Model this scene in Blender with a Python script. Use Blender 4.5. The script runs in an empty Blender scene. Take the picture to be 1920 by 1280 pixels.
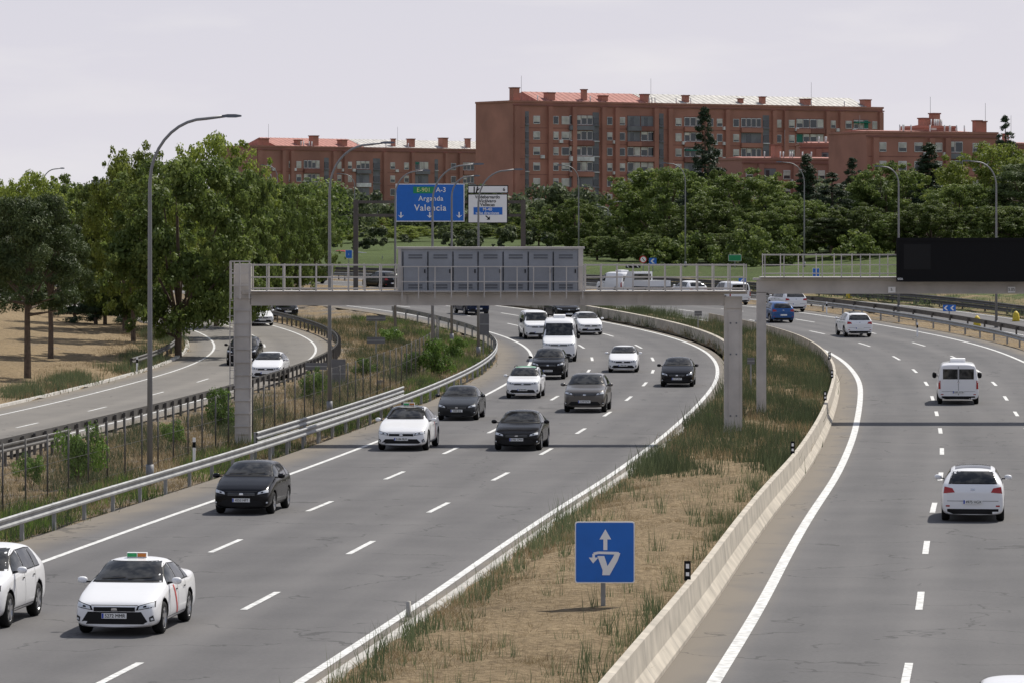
import bpy, bmesh, math, random
import numpy as np
from mathutils import Vector, Matrix
from mathutils.bvhtree import BVHTree
random.seed(7); rng=np.random.default_rng(7)
F=8000.0; CH=8.4; HY=425.0
scene=bpy.context.scene
COL=scene.collection
# ------------------------------------------------------------------ terrain profile
_py=np.array([-4000,200,250,300,330,370,420,500,700,1000,4000.]); _pz=np.array([0,0,.35,1.35,2.15,2.9,3.5,4.3,6.3,7.8,9.])
_ty=np.arange(-300,4000,2.0); _tz=np.interp(_ty,_py,_pz)
k=np.ones(13)/13; _tz=np.convolve(np.pad(_tz,6,mode='edge'),k,mode='valid')
def prof(y): return np.interp(y,_ty,_tz)
_d=np.arange(50,1400,.25); _dy=HY+F*(CH-prof(_d))/_d
def ground_at(px,py):
    Y=float(np.interp(-py,-_dy,_d)); return ((px-960)/F*Y,Y)
# ------------------------------------------------------------------ road alignment
ctrl=[(-19.8,-20),(-14.9,15),(-11.9,40),(-7.45,79.5),(-5.76,94.4),(-3.99,111.3),(-2.23,127.3),(-.48,142.4),(1.15,158),(2.72,174),(4.3,191.5),(5.8,208.7),(7.1,225),(7.95,240),(8.4,252)]
R0=215.;
for a in np.arange(.03,1.4,.06): ctrl.append((8.5-R0*(1-math.cos(a)),258+R0*math.sin(a)))
e=ctrl[-1]; a=1.38
for q in (60,150,300): ctrl.append((e[0]-q*math.sin(a),e[1]+q*math.cos(a)))
ctrl=np.array(ctrl,float)
def spline(P,n=24):
    out=[]
    P=np.vstack([2*P[0]-P[1],P,2*P[-1]-P[-2]])
    for i in range(1,len(P)-2):
        p0,p1,p2,p3=P[i-1:i+3]
        for t in np.arange(n)/n:
            out.append(.5*((2*p1)+(-p0+p2)*t+(2*p0-5*p1+4*p2-p3)*t*t+(-p0+3*p1-3*p2+p3)*t**3))
    out.append(P[-2]); return np.array(out)
sp=spline(ctrl); ds=np.r_[0,np.cumsum(np.hypot(*np.diff(sp,axis=0).T))]
SS=np.arange(0,ds[-1],1.0); CX=np.interp(SS,ds,sp[:,0]); CY=np.interp(SS,ds,sp[:,1])
for _ in range(4):
    kk=np.ones(9)/9
    CX=np.convolve(np.pad(CX,4,mode='reflect',reflect_type='odd'),kk,mode='valid'); CY=np.convolve(np.pad(CY,4,mode='reflect',reflect_type='odd'),kk,mode='valid')
TX=np.gradient(CX); TY=np.gradient(CY); nn=np.hypot(TX,TY); TX/=nn; TY/=nn
def at(s,o,dz=0):
    x=np.interp(s,SS,CX); y=np.interp(s,SS,CY); tx=np.interp(s,SS,TX); ty=np.interp(s,SS,TY)
    X=x+ty*o; Y=y-tx*o
    return float(X),float(Y),float(prof(Y)+dz)
def tang(s): return float(np.interp(s,SS,TX)),float(np.interp(s,SS,TY))
def nearest(X,Y):
    i=int(np.argmin((CX-X)**2+(CY-Y)**2)); o=(X-CX[i])*TY[i]-(Y-CY[i])*TX[i]
    s=SS[i]+(X-CX[i])*TX[i]+(Y-CY[i])*TY[i]
    return float(s),float(o)
def sY(y): return float(np.interp(y,CY[:420],SS[:420]))
def sm(x,a,b):
    t=np.clip((x-a)/(b-a),0,1); return t*t*(3-2*t)
def terrain_arr(X,Y):
    X=np.asarray(X,float).ravel(); Y=np.asarray(Y,float).ravel(); o=np.empty(len(X))
    for i in range(0,len(X),4000):
        D=(X[i:i+4000,None]-CX[None])**2+(Y[i:i+4000,None]-CY[None])**2
        j=D.argmin(1); o[i:i+4000]=(X[i:i+4000]-CX[j])*TY[j]-(Y[i:i+4000]-CY[j])*TX[j]
        dd=np.sqrt(D.min(1)); o[i:i+4000]=np.sign(o[i:i+4000])*dd
    z=prof(Y)
    left=np.clip((-31-o)*.07,0,2.2)
    cap=1.3+1.5*sm(X,15,60)
    right=np.minimum(np.clip((o-38)*.10,0,9),cap)*sm(Y,250,340)
    z=z+np.where(o<0,left,right)+.25*np.sin(X*.13+Y*.05)*sm(np.abs(o+0),40,60)
    corr=((o>-31)&(o<37.5))
    z=np.where(corr,z-.45,z)
    return z,o
def tz(x,y): return float(terrain_arr([x],[y])[0][0])
# ------------------------------------------------------------------ materials
def nd(nt,t,**kw):
    n=nt.nodes.new(t)
    for a,v in kw.items(): setattr(n,a,v)
    return n
def M(name,col,rough=.6,metal=0.,ns=None,na=.25,bump=0.,coat=0.,spec=.5,stretch=None):
    m=bpy.data.materials.new(name); m.use_nodes=True; nt=m.node_tree; b=nt.nodes['Principled BSDF']
    b.inputs['Base Color'].default_value=(*col,1); b.inputs['Roughness'].default_value=rough; b.inputs['Metallic'].default_value=metal
    b.inputs['Specular IOR Level'].default_value=spec; b.inputs['Coat Weight'].default_value=coat; b.inputs['Coat Roughness'].default_value=.04
    if ns:
        tc=nd(nt,'ShaderNodeTexCoord'); mp=nd(nt,'ShaderNodeMapping'); nt.links.new(tc.outputs['Object'],mp.inputs[0])
        if stretch: mp.inputs['Scale'].default_value=stretch
        n=nd(nt,'ShaderNodeTexNoise'); n.inputs['Scale'].default_value=ns; n.inputs['Detail'].default_value=6; nt.links.new(mp.outputs[0],n.inputs['Vector'])
        r=nd(nt,'ShaderNodeMapRange'); r.inputs[1].default_value=.3; r.inputs[2].default_value=.7; r.inputs[3].default_value=1-na; r.inputs[4].default_value=1+na*.6
        nt.links.new(n.outputs[0],r.inputs[0])
        mx=nd(nt,'ShaderNodeVectorMath',operation='SCALE'); mx.inputs[0].default_value=col; nt.links.new(r.outputs[0],mx.inputs['Scale'])
        nt.links.new(mx.outputs[0],b.inputs['Base Color'])
        if bump:
            bp=nd(nt,'ShaderNodeBump'); bp.inputs['Strength'].default_value=bump; bp.inputs['Distance'].default_value=.02
            nt.links.new(n.outputs[0],bp.inputs['Height']); nt.links.new(bp.outputs[0],b.inputs['Normal'])
    return m
def asphalt(name,c0,c1,u0,lane,edges=()):
    m=bpy.data.materials.new(name); m.use_nodes=True; nt=m.node_tree; L=nt.links; b=nt.nodes['Principled BSDF']
    b.inputs['Roughness'].default_value=.85; b.inputs['Specular IOR Level'].default_value=.22
    uv=nd(nt,'ShaderNodeUVMap'); sep=nd(nt,'ShaderNodeSeparateXYZ'); L.new(uv.outputs[0],sep.inputs[0])
    mp=nd(nt,'ShaderNodeMapping'); mp.inputs['Scale'].default_value=(.55,.035,1); L.new(uv.outputs[0],mp.inputs[0])
    n1=nd(nt,'ShaderNodeTexNoise'); n1.inputs['Scale'].default_value=1.; n1.inputs['Detail'].default_value=5; L.new(mp.outputs[0],n1.inputs['Vector'])
    n2=nd(nt,'ShaderNodeTexNoise'); n2.inputs['Scale'].default_value=9.; n2.inputs['Detail'].default_value=8; n2.inputs['Roughness'].default_value=.8; L.new(uv.outputs[0],n2.inputs['Vector'])
    n3=nd(nt,'ShaderNodeTexNoise'); n3.inputs['Scale'].default_value=.35; n3.inputs['Detail'].default_value=5; L.new(uv.outputs[0],n3.inputs['Vector'])
    def ma(op,a,bv=None,cv=None):
        x=nd(nt,'ShaderNodeMath',operation=op)
        for i,v in enumerate((a,bv,cv)):
            if v is None: continue
            if isinstance(v,(int,float)): x.inputs[i].default_value=v
            else: L.new(v,x.inputs[i])
        return x.outputs[0]
    w=ma('COSINE',ma('MULTIPLY',ma('SUBTRACT',sep.outputs[0],u0),2*math.pi/(lane/2)),None)
    w2=ma('COSINE',ma('MULTIPLY',ma('SUBTRACT',sep.outputs[0],u0+lane/2),2*math.pi/lane),None)
    f=ma('ADD',ma('MULTIPLY',w,.10),ma('MULTIPLY',n1.outputs[0],1.1))
    f=ma('ADD',f,ma('MULTIPLY',w2,-.14))
    f=ma('ADD',f,ma('MULTIPLY',ma('SUBTRACT',n2.outputs[0],.5),1.3))
    f=ma('ADD',f,ma('MULTIPLY',ma('SUBTRACT',n3.outputs[0],.5),.8))
    cr=nd(nt,'ShaderNodeMix',data_type='RGBA'); cr.inputs[6].default_value=(*c0,1); cr.inputs[7].default_value=(*c1,1); L.new(f,cr.inputs[0])
    cur=cr.outputs[2]
    for ed,wd in edges:
        d=ma('SUBTRACT',1.,ma('DIVIDE',ma('ABSOLUTE',ma('SUBTRACT',sep.outputs[0],ed)),wd)); d=ma('MAXIMUM',d,0.)
        d=ma('MINIMUM',ma('MULTIPLY',d,ma('MULTIPLY',n3.outputs[0],2.2)),.75)
        q=nd(nt,'ShaderNodeMix',data_type='RGBA'); L.new(d,q.inputs[0]); L.new(cur,q.inputs[6]); q.inputs[7].default_value=(.20,.172,.135,1); cur=q.outputs[2]
    wob=nd(nt,'ShaderNodeTexNoise'); wob.inputs['Scale'].default_value=.6; wob.inputs['Detail'].default_value=6; L.new(uv.outputs[0],wob.inputs['Vector'])
    ad=nd(nt,'ShaderNodeVectorMath',operation='MULTIPLY_ADD'); L.new(wob.outputs['Color'],ad.inputs[0]); ad.inputs[1].default_value=(3,3,0); L.new(uv.outputs[0],ad.inputs[2])
    vo=nd(nt,'ShaderNodeTexVoronoi',feature='DISTANCE_TO_EDGE'); vo.inputs['Scale'].default_value=.16; L.new(ad.outputs[0],vo.inputs['Vector'])
    c=ma('LESS_THAN',vo.outputs['Distance'],.006); c=ma('MULTIPLY',c,ma('GREATER_THAN',n3.outputs[0],.47)); c=ma('MULTIPLY',c,.5)
    mx=nd(nt,'ShaderNodeMix',data_type='RGBA'); mx.inputs[7].default_value=(.03,.03,.03,1); L.new(cur,mx.inputs[6]); L.new(c,mx.inputs[0])
    L.new(mx.outputs[2],b.inputs['Base Color'])
    bp=nd(nt,'ShaderNodeBump'); bp.inputs['Strength'].default_value=.25; bp.inputs['Distance'].default_value=.01; L.new(n2.outputs[0],bp.inputs['Height']); L.new(bp.outputs[0],b.inputs['Normal'])
    return m
def paint(name,col,metal=0.,rough=.3,coat=.6,spec=.4): 
    return M('car_paint_'+name,col,rough=rough,metal=metal,coat=coat,spec=spec)
m_asph=asphalt('asphalt_main',(.080,.078,.080),(.142,.137,.135),-7.2,3.6,((-9.3,1.5),(4.15,.7)))
m_asph2=asphalt('asphalt_right',(.078,.077,.079),(.140,.135,.133),11.2,3.5,((10.0,1.6),(23.6,1.3)))
m_ramp=asphalt('asphalt_ramp',(.13,.122,.112),(.20,.186,.166),-26.9,3.3,((-28.5,1.),(-19.4,.9)))
m_white=M('road_paint',(.62,.62,.60),.7,ns=5,na=.4)
m_conc=M('concrete',(.44,.395,.325),.85,ns=1.4,na=.28,bump=.3)
m_kerb=M('kerb_concrete',(.45,.43,.39),.85,ns=3,na=.3,bump=.3)
m_galv=M('galvanised_steel',(.29,.295,.295),.5,metal=.5,ns=1.5,na=.25)
m_galvd=M('galvanised_dark',(.10,.095,.09),.6,metal=.3,ns=1.5,na=.3)
m_gant=M('gantry_paint',(.49,.46,.43),.55,ns=1.3,na=.16)
m_cab=M('cabinet_grey',(.27,.285,.315),.5,ns=.9,na=.15)
m_cabd=M('cabinet_louvre',(.12,.13,.15),.6)
m_black=M('matt_black',(.008,.008,.009),.8,spec=.2)
m_screen=M('display_black',(.012,.012,.013),.6,spec=.2)
m_lamp=M('lamp_pole_grey',(.23,.23,.235),.5,metal=.3,ns=1,na=.1)
m_blue=M('sign_blue',(.006,.14,.56),.45,ns=3,na=.06)
m_swhite=M('sign_white',(.85,.85,.85),.5)
m_sgreen=M('sign_green',(.01,.26,.1),.5)
m_pale=M('sign_pale_yellow',(.75,.78,.3),.5)
m_sred=M('sign_red',(.5,.02,.02),.5)
m_sgrey=M('sign_back_grey',(.14,.14,.145),.6,ns=2,na=.2)
m_yel=M('yellow_plastic',(.6,.45,.03),.6)
m_bark=M('bark',(.12,.085,.06),.9,ns=4,na=.4,bump=.6)
def ground_mat(name):
    m=bpy.data.materials.new(name); m.use_nodes=True; nt=m.node_tree; L=nt.links; b=nt.nodes['Principled BSDF']; b.inputs['Roughness'].default_value=.95; b.inputs['Specular IOR Level'].default_value=.12
    tc=nd(nt,'ShaderNodeNewGeometry'); at_=nd(nt,'ShaderNodeAttribute',attribute_name='region'); sep=nd(nt,'ShaderNodeSeparateColor'); L.new(at_.outputs['Color'],sep.inputs[0])
    def noise(s,d=6,r=.6):
        n=nd(nt,'ShaderNodeTexNoise'); n.inputs['Scale'].default_value=s; n.inputs['Detail'].default_value=d; n.inputs['Roughness'].default_value=r; L.new(tc.outputs['Position'],n.inputs['Vector']); return n.outputs[0]
    nf=noise(5.,8,.75); nm=noise(.45); nl=noise(.09)
    def ramp(inp,stops):
        r=nd(nt,'ShaderNodeValToRGB'); el=r.color_ramp.elements
        el[0].position=stops[0][0]; el[0].color=(*stops[0][1],1); el[1].position=stops[-1][0]; el[1].color=(*stops[-1][1],1)
        for p,c in stops[1:-1]:
            q=el.new(p); q.color=(*c,1)
        L.new(inp,r.inputs[0]); return r.outputs[0]
    dry=ramp(nf,[(.32,(.095,.07,.042)),(.47,(.23,.17,.10)),(.68,(.39,.30,.18))])
    grn=ramp(nf,[(.3,(.035,.05,.018)),(.55,(.08,.11,.035)),(.75,(.14,.17,.06))])
    grv=ramp(nf,[(.3,(.09,.08,.07)),(.55,(.19,.17,.15)),(.72,(.29,.265,.23))])
    def mr(x,a,bb):
        r=nd(nt,'ShaderNodeMapRange'); L.new(x,r.inputs[0]); r.inputs[1].default_value=a; r.inputs[2].default_value=bb; return r.outputs[0]
    def addn(x,y):
        r=nd(nt,'ShaderNodeMath',operation='ADD'); L.new(x,r.inputs[0]); L.new(y,r.inputs[1]); return r.outputs[0]
    g=mr(addn(sep.outputs[1],nm),.85,1.1); v=mr(addn(sep.outputs[2],nm),.85,1.1)
    x1=nd(nt,'ShaderNodeMix',data_type='RGBA'); L.new(g,x1.inputs[0]); L.new(dry,x1.inputs[6]); L.new(grn,x1.inputs[7])
    x2=nd(nt,'ShaderNodeMix',data_type='RGBA'); L.new(v,x2.inputs[0]); L.new(x1.outputs[2],x2.inputs[6]); L.new(grv,x2.inputs[7])
    sc=nd(nt,'ShaderNodeVectorMath',operation='SCALE'); L.new(x2.outputs[2],sc.inputs[0]); L.new(mr(nl,.2,.8),sc.inputs['Scale'])
    r=sc.inputs['Scale'].links[0].from_node; r.inputs[3].default_value=.70; r.inputs[4].default_value=1.2
    L.new(sc.outputs[0],b.inputs['Base Color'])
    bp=nd(nt,'ShaderNodeBump'); bp.inputs['Strength'].default_value=.9; bp.inputs['Distance'].default_value=.14; L.new(nf,bp.inputs['Height']); L.new(bp.outputs[0],b.inputs['Normal'])
    return m
m_ground=ground_mat('ground_grass_and_soil')
def leaf_mat(name,c0,c1,c2,trans=.25):
    m=bpy.data.materials.new(name); m.use_nodes=True; nt=m.node_tree; L=nt.links; b=nt.nodes['Principled BSDF']; b.inputs['Roughness'].default_value=.6; b.inputs['Specular IOR Level'].default_value=.25
    a=nd(nt,'ShaderNodeAttribute',attribute_name='lv'); oi=nd(nt,'ShaderNodeObjectInfo')
    r=nd(nt,'ShaderNodeValToRGB'); el=r.color_ramp.elements; el[0].color=(*c0,1); el[1].color=(*c2,1); q=el.new(.5); q.color=(*c1,1); L.new(a.outputs['Fac'],r.inputs[0])
    mr=nd(nt,'ShaderNodeMapRange'); L.new(oi.outputs['Random'],mr.inputs[0]); mr.inputs[3].default_value=.75; mr.inputs[4].default_value=1.25
    sc=nd(nt,'ShaderNodeVectorMath',operation='SCALE'); L.new(r.outputs[0],sc.inputs[0]); L.new(mr.outputs[0],sc.inputs['Scale'])
    L.new(sc.outputs[0],b.inputs['Base Color'])
    t=nd(nt,'ShaderNodeBsdfTranslucent'); L.new(sc.outputs[0],t.inputs[0]); mx=nd(nt,'ShaderNodeMixShader'); mx.inputs[0].default_value=trans
    L.new(b.outputs[0],mx.inputs[1]); L.new(t.outputs[0],mx.inputs[2]); L.new(mx.outputs[0],nt.nodes['Material Output'].inputs[0])
    return m
m_leafA=leaf_mat('leaves_broad',(.055,.082,.022),(.115,.158,.038),(.20,.24,.065),.42)
m_leafY=leaf_mat('leaves_light',(.09,.12,.022),(.19,.235,.042),(.29,.33,.075),.42)
m_pine=leaf_mat('needles_pine',(.032,.047,.017),(.064,.092,.029),(.11,.14,.046),.22)
m_ceda=leaf_mat('needles_dark',(.018,.031,.016),(.034,.056,.025),(.06,.088,.038),.17)
m_dist=leaf_mat('leaves_distant',(.075,.095,.058),(.115,.145,.07),(.17,.20,.095),.4)  # paler, bluer greens: distance haze is put into the leaf colour
m_straw=leaf_mat('dry_grass_blades',(.18,.13,.07),(.34,.26,.145),(.52,.42,.25),.2)
m_weed=leaf_mat('weed_stems',(.055,.075,.038),(.105,.135,.065),(.19,.21,.11),.25)
m_shrub=leaf_mat('shrub_leaves',(.06,.10,.022),(.125,.21,.04),(.20,.30,.065),.35)
# ------------------------------------------------------------------ mesh helpers
def link(ob,parent=None):
    COL.objects.link(ob)
    if parent: ob.parent=parent
    return ob
def empty(name,loc=(0,0,0)):
    e=bpy.data.objects.new(name,None); e.location=loc; e.empty_display_size=.3; return link(e)
def mesh_arrays(name,V,Fc,mats,attr=None,smooth=False,midx=None):
    V=np.asarray(V,np.float32); Fc=np.asarray(Fc,np.int32); me=bpy.data.meshes.new(name)
    me.vertices.add(len(V)); me.vertices.foreach_set('co',V.ravel())
    k=Fc.shape[1]; me.loops.add(Fc.size); me.loops.foreach_set('vertex_index',Fc.ravel())
    me.polygons.add(len(Fc)); me.polygons.foreach_set('loop_start',np.arange(len(Fc),dtype=np.int32)*k)
    if midx is not None: me.polygons.foreach_set('material_index',np.asarray(midx,np.int32))
    me.polygons.foreach_set('use_smooth',np.full(len(Fc),smooth))
    me.update(calc_edges=True)
    if attr is not None:
        a=me.attributes.new('lv','FLOAT','POINT'); a.data.foreach_set('value',np.asarray(attr,np.float32))
    for m in mats: me.materials.append(m)
    return me
class MB:
    def __init__(s): s.v=[]; s.f=[]; s.m=[]; s.mats=[]; s.sm=[]
    def mi(s,m):
        if m not in s.mats: s.mats.append(m)
        return s.mats.index(m)
    def add(s,vs,fs,mat,smooth=False,T=None):
        b=len(s.v); i=s.mi(mat)
        for v in vs: s.v.append(tuple(T@Vector(v)) if T else tuple(v))
        for f in fs: s.f.append([b+q for q in f]); s.m.append(i); s.sm.append(smooth)
    def box(s,x0,x1,y0,y1,z0,z1,mat,T=None):
        vs=[(x0,y0,z0),(x1,y0,z0),(x1,y1,z0),(x0,y1,z0),(x0,y0,z1),(x1,y0,z1),(x1,y1,z1),(x0,y1,z1)]
        s.add(vs,[(0,3,2,1),(4,5,6,7),(0,1,5,4),(1,2,6,5),(2,3,7,6),(3,0,4,7)],mat,T=T)
    def tube(s,pts,rad,mat,n=8,T=None,cap=True):
        pts=[Vector(p) for p in pts]; vs=[]; fs=[]
        if not isinstance(rad,(list,tuple)): rad=[rad]*len(pts)
        for i,p in enumerate(pts):
            d=(pts[min(i+1,len(pts)-1)]-pts[max(i-1,0)]).normalized()
            u=d.cross(Vector((0,1,0)) if abs(d.y)<.9 else Vector((1,0,0))).normalized(); w=d.cross(u)
            for j in range(n):
                a=2*math.pi*j/n; vs.append(p+rad[i]*(math.cos(a)*u+math.sin(a)*w))
        for i in range(len(pts)-1):
            for j in range(n): fs.append((i*n+j,i*n+(j+1)%n,(i+1)*n+(j+1)%n,(i+1)*n+j))
        if cap: fs.append(tuple(range(n))[::-1]); fs.append(tuple(range((len(pts)-1)*n,len(pts)*n)))
        s.add(vs,fs,mat,True,T)
    def poly_xz(s,pts,y,mat,th=.01,T=None):
        n=len(pts); vs=[(p[0],y,p[1]) for p in pts]+[(p[0],y+th,p[1]) for p in pts]
        fs=[tuple(range(n)),tuple(range(2*n-1,n-1,-1))]+[(i,i+n,(i+1)%n+n,(i+1)%n) for i in range(n)]
        s.add(vs,fs,mat,T=T)
    def stroke_xz(s,p,w,y,mat,T=None):
        for a,b in zip(p[:-1],p[1:]):
            dx,dz=b[0]-a[0],b[1]-a[1]; l=math.hypot(dx,dz); nx,nz=-dz/l*w/2,dx/l*w/2; y-=.0007
            s.poly_xz([(a[0]+nx,a[1]+nz),(b[0]+nx,b[1]+nz),(b[0]-nx,b[1]-nz),(a[0]-nx,a[1]-nz)],y,mat,.004,T)
    def mesh(s,name):
        me=bpy.data.meshes.new(name); me.from_pydata(s.v,[],s.f)
        for m in s.mats: me.materials.append(m)
        me.polygons.foreach_set('material_index',s.m); me.polygons.foreach_set('use_smooth',s.sm); me.update(); return me
    def obj(s,name,parent=None,loc=None):
        o=bpy.data.objects.new(name,s.mesh(name)); 
        if loc: o.location=loc
        return link(o,parent)
def text(body,size,loc,mat,parent,name='lettering',rot=(math.pi/2,0,0),align='CENTER',sx=1.,bold=.0,sp=1.):
    c=bpy.data.curves.new(name,'FONT'); c.body=body; c.size=size; c.align_x=align; c.align_y='CENTER'; c.extrude=.003; c.offset=bold*size; c.space_character=sp
    c.materials.append(mat); o=bpy.data.objects.new(name,c); o.location=loc; o.rotation_euler=rot; o.scale=(sx,1,1); return link(o,parent)
def ribbon(name,s0,s1,prof_pts,mat,step=1.5,parent=None,uv=True,smooth=False,region=None,jit=0.):
    n=max(2,int((s1-s0)/step)+1); ss=np.linspace(s0,s1,n); V=[];UV=[];K=len(prof_pts)
    for s_ in ss:
        for (o,dz) in prof_pts:
            j=(rng.normal()*jit if jit else 0)
            V.append(at(s_,o,dz+j)); UV.append((o,s_))
    Fc=[(i*K+j,i*K+j+1,(i+1)*K+j+1,(i+1)*K+j) for i in range(n-1) for j in range(K-1)]
    me=mesh_arrays(name,V,Fc,[mat],smooth=smooth)
    if uv:
        l=me.uv_layers.new(name='UVMap'); U=np.array(UV,np.float32)[np.array(Fc).ravel()]; l.data.foreach_set('uv',U.ravel())
    if region is not None:
        a=me.color_attributes.new('region','FLOAT_COLOR','POINT'); a.data.foreach_set('color',np.tile(np.array([*region,1.],np.float32),(len(V),1)).ravel())
    o=bpy.data.objects.new(name,me); return link(o,parent)
# ------------------------------------------------------------------ world, sun, camera
SUN_EL=math.radians(52); SUN_AZ=math.radians(38)   # azimuth measured from +Y towards +X
w=bpy.data.worlds.new('World'); scene.world=w; w.use_nodes=True; nt=w.node_tree; L=nt.links; bg=nt.nodes['Background']
sky=nd(nt,'ShaderNodeTexSky',sky_type='NISHITA'); sky.sun_disc=False; sky.sun_elevation=SUN_EL; sky.sun_rotation=SUN_AZ; sky.dust_density=4.; sky.air_density=1.2
tc=nd(nt,'ShaderNodeTexCoord'); sp_=nd(nt,'ShaderNodeSeparateXYZ'); L.new(tc.outputs['Generated'],sp_.inputs[0])
gr=nd(nt,'ShaderNodeValToRGB'); L.new(sp_.outputs[2],gr.inputs[0]); el=gr.color_ramp.elements
el[0].position=0; el[0].color=(.86,.84,.90,1); el[1].position=1; el[1].color=(.24,.29,.43,1); q=el.new(.035); q.color=(.79,.775,.86,1); q=el.new(.08); q.color=(.70,.70,.80,1); q=el.new(.35); q.color=(.40,.44,.54,1)
mpn=nd(nt,'ShaderNodeMapping'); mpn.inputs['Scale'].default_value=(1,1,4.5); L.new(tc.outputs['Generated'],mpn.inputs[0])
cn=nd(nt,'ShaderNodeTexNoise'); cn.inputs['Scale'].default_value=13; cn.inputs['Detail'].default_value=7; L.new(mpn.outputs[0],cn.inputs['Vector'])
cm=nd(nt,'ShaderNodeMapRange'); L.new(cn.outputs[0],cm.inputs[0]); cm.inputs[1].default_value=.52; cm.inputs[2].default_value=.75; cm.inputs[4].default_value=.6
cl=nd(nt,'ShaderNodeMix',data_type='RGBA'); L.new(cm.outputs[0],cl.inputs[0]); L.new(gr.outputs[0],cl.inputs[6]); cl.inputs[7].default_value=(.92,.90,.93,1)
hz=nd(nt,'ShaderNodeVectorMath',operation='SCALE'); L.new(cl.outputs[2],hz.inputs[0]); hz.inputs['Scale'].default_value=10.
mx=nd(nt,'ShaderNodeMix',data_type='RGBA'); mx.inputs[0].default_value=.87; L.new(sky.outputs[0],mx.inputs[6]); L.new(hz.outputs[0],mx.inputs[7])
L.new(mx.outputs[2],bg.inputs[0]); bg.inputs[1].default_value=.1
sd=bpy.data.lights.new('sun','SUN'); sd.energy=5.; sd.angle=math.radians(.6); sd.color=(1,.95,.87)
so=bpy.data.objects.new('sun',sd); link(so)
dv=Vector((math.sin(SUN_AZ)*math.cos(SUN_EL),math.cos(SUN_AZ)*math.cos(SUN_EL),math.sin(SUN_EL))); so.rotation_euler=dv.to_track_quat('Z','Y').to_euler(); so.location=(0,0,60)
cd=bpy.data.cameras.new('camera'); cam=bpy.data.objects.new('camera',cd); link(cam); cam.location=(0,0,CH); cam.rotation_euler=(math.pi/2,0,0)
cd.sensor_width=36; cd.lens=F/1920*36; cd.shift_y=-(640-HY)/1920; cd.clip_start=1; cd.clip_end=9000; scene.camera=cam
scene.view_settings.view_transform='Standard'; scene.view_settings.look='None'; scene.view_settings.exposure=0
# ------------------------------------------------------------------ ground sheet
xs=np.r_[-5000,-2500,-1200,-700,-450,-300,-220,np.arange(-170,-60,5),np.arange(-60,80,1.6),np.arange(80,180,5),220,300,450,700,1200,2500,5000]
ys=np.r_[-800,-300,-100,-40,np.arange(0,120,4),np.arange(120,520,2.2),np.arange(520,760,8),800,900,1050,1300,1800,2600,4000,7000]
GX,GY=np.meshgrid(xs,ys); z,o=terrain_arr(GX,GY); nx,ny=len(xs),len(ys)
V=np.c_[GX.ravel(),GY.ravel(),z]
I=np.arange(nx*ny).reshape(ny,nx); Fc=np.c_[I[:-1,:-1].ravel(),I[:-1,1:].ravel(),I[1:,1:].ravel(),I[1:,:-1].ravel()]
me=mesh_arrays('ground',V,Fc,[m_ground],smooth=True)
gx,gy=GX.ravel(),GY.ravel()
reg=np.zeros((len(V),4),np.float32); reg[:,3]=1
reg[:,1]=np.where(o>0,.45+.25*sm(gy,300,380),.2)
lawn=(gy>455)|((gx<-12)&(gx>-45)&(gy>420)&(o>38)); reg[:,1]=np.where(lawn,np.where(gx<5,.85,.7),reg[:,1])
# trodden footpath across the park on the left
pathd=np.abs(gy-(262+(gx+28)*-.9)); reg[:,2]=np.where((o<-31)&(pathd<2.2)&(gx>-60),.35,reg[:,2])
a=me.color_attributes.new('region','FLOAT_COLOR','POINT'); a.data.foreach_set('color',reg.ravel())
link(bpy.data.objects.new('ground',me))
S0=sY(-18); S1=SS[-1]-5; sfar=sY(258)+290
def lin(a,b,n,z=lambda t:0): return [(a+(b-a)*i/n,z(i/n)) for i in range(n+1)]
ribbon('median_ground',S0,sfar,lin(4.3,9.75,8,lambda t:.10+.14*math.sin(t*3.1)+.08*t),m_ground,1.5,region=(.0,.20,.12),jit=.045,smooth=True)
ribbon('verge_ground',S0,sfar,lin(-19.45,-9.25,9,lambda t:-.02-.25*math.sin(t*3.1)),m_ground,1.5,region=(0,.27,.45),jit=.04,smooth=True)
ribbon('roadside_ground',S0,sfar,lin(-35,-28.4,5,lambda t:.3*(1-t)),m_ground,1.5,region=(0,.12,.15),jit=.03,smooth=True)
ribbon('roadside_ground',S0,sfar,lin(23.5,27.2,3,lambda t:.0),m_ground,1.5,region=(0,.25,.38),jit=.03,smooth=True)
ribbon('roadside_ground',S0,sfar,lin(34.2,42,5,lambda t:.6*t),m_ground,1.5,region=(0,.45,.2),jit=.03,smooth=True)
# roads
ribbon('motorway_road',S0,S1,lin(-9.3,4.15,6,lambda t:.02),m_asph,2)
ribbon('motorway_road',S0,S1,lin(10.0,23.6,6,lambda t:.02),m_asph2,2)
ribbon('service_road',S0,S1,lin(-28.5,-19.4,5,lambda t:.02),m_ramp,2)
ribbon('slip_road',S0,S1,lin(27.1,34.3,4,lambda t:.02),m_asph2,2)
def line(name,o,wd,s0,s1): return ribbon(name,s0,s1,[(o-wd/2,.027),(o+wd/2,.027)],m_white,1.5,uv=False)
line('road_marking',-7.25,.18,S0,S1); line('road_marking',3.62,.2,S0,S1); line('road_marking',11.2,.26,S0,S1); line('road_marking',21.8,.2,S0,S1)
line('road_marking',-20.5,.14,S0,S1); line('road_marking',-26.9,.14,S0,S1); line('road_marking',27.6,.15,S0,S1); line('road_marking',33.8,.15,S0,S1)
def dashes(o,wd,ph,per=16.,ln=4.6):
    V=[];Fc=[]; s_=ph-per*5
    while s_<S1-10:
        if s_>S0:
            for kx in range(4):
                for oo in (o-wd/2,o+wd/2): V.append(at(s_-ln+ln*kx/3,oo,.027))
                if kx: b=len(V)-4; Fc.append((b,b+1,b+3,b+2))
        s_+=per
    link(bpy.data.objects.new('lane_dashes',mesh_arrays('lane_dashes',V,Fc,[m_white])))
p0=sY(98)
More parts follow.
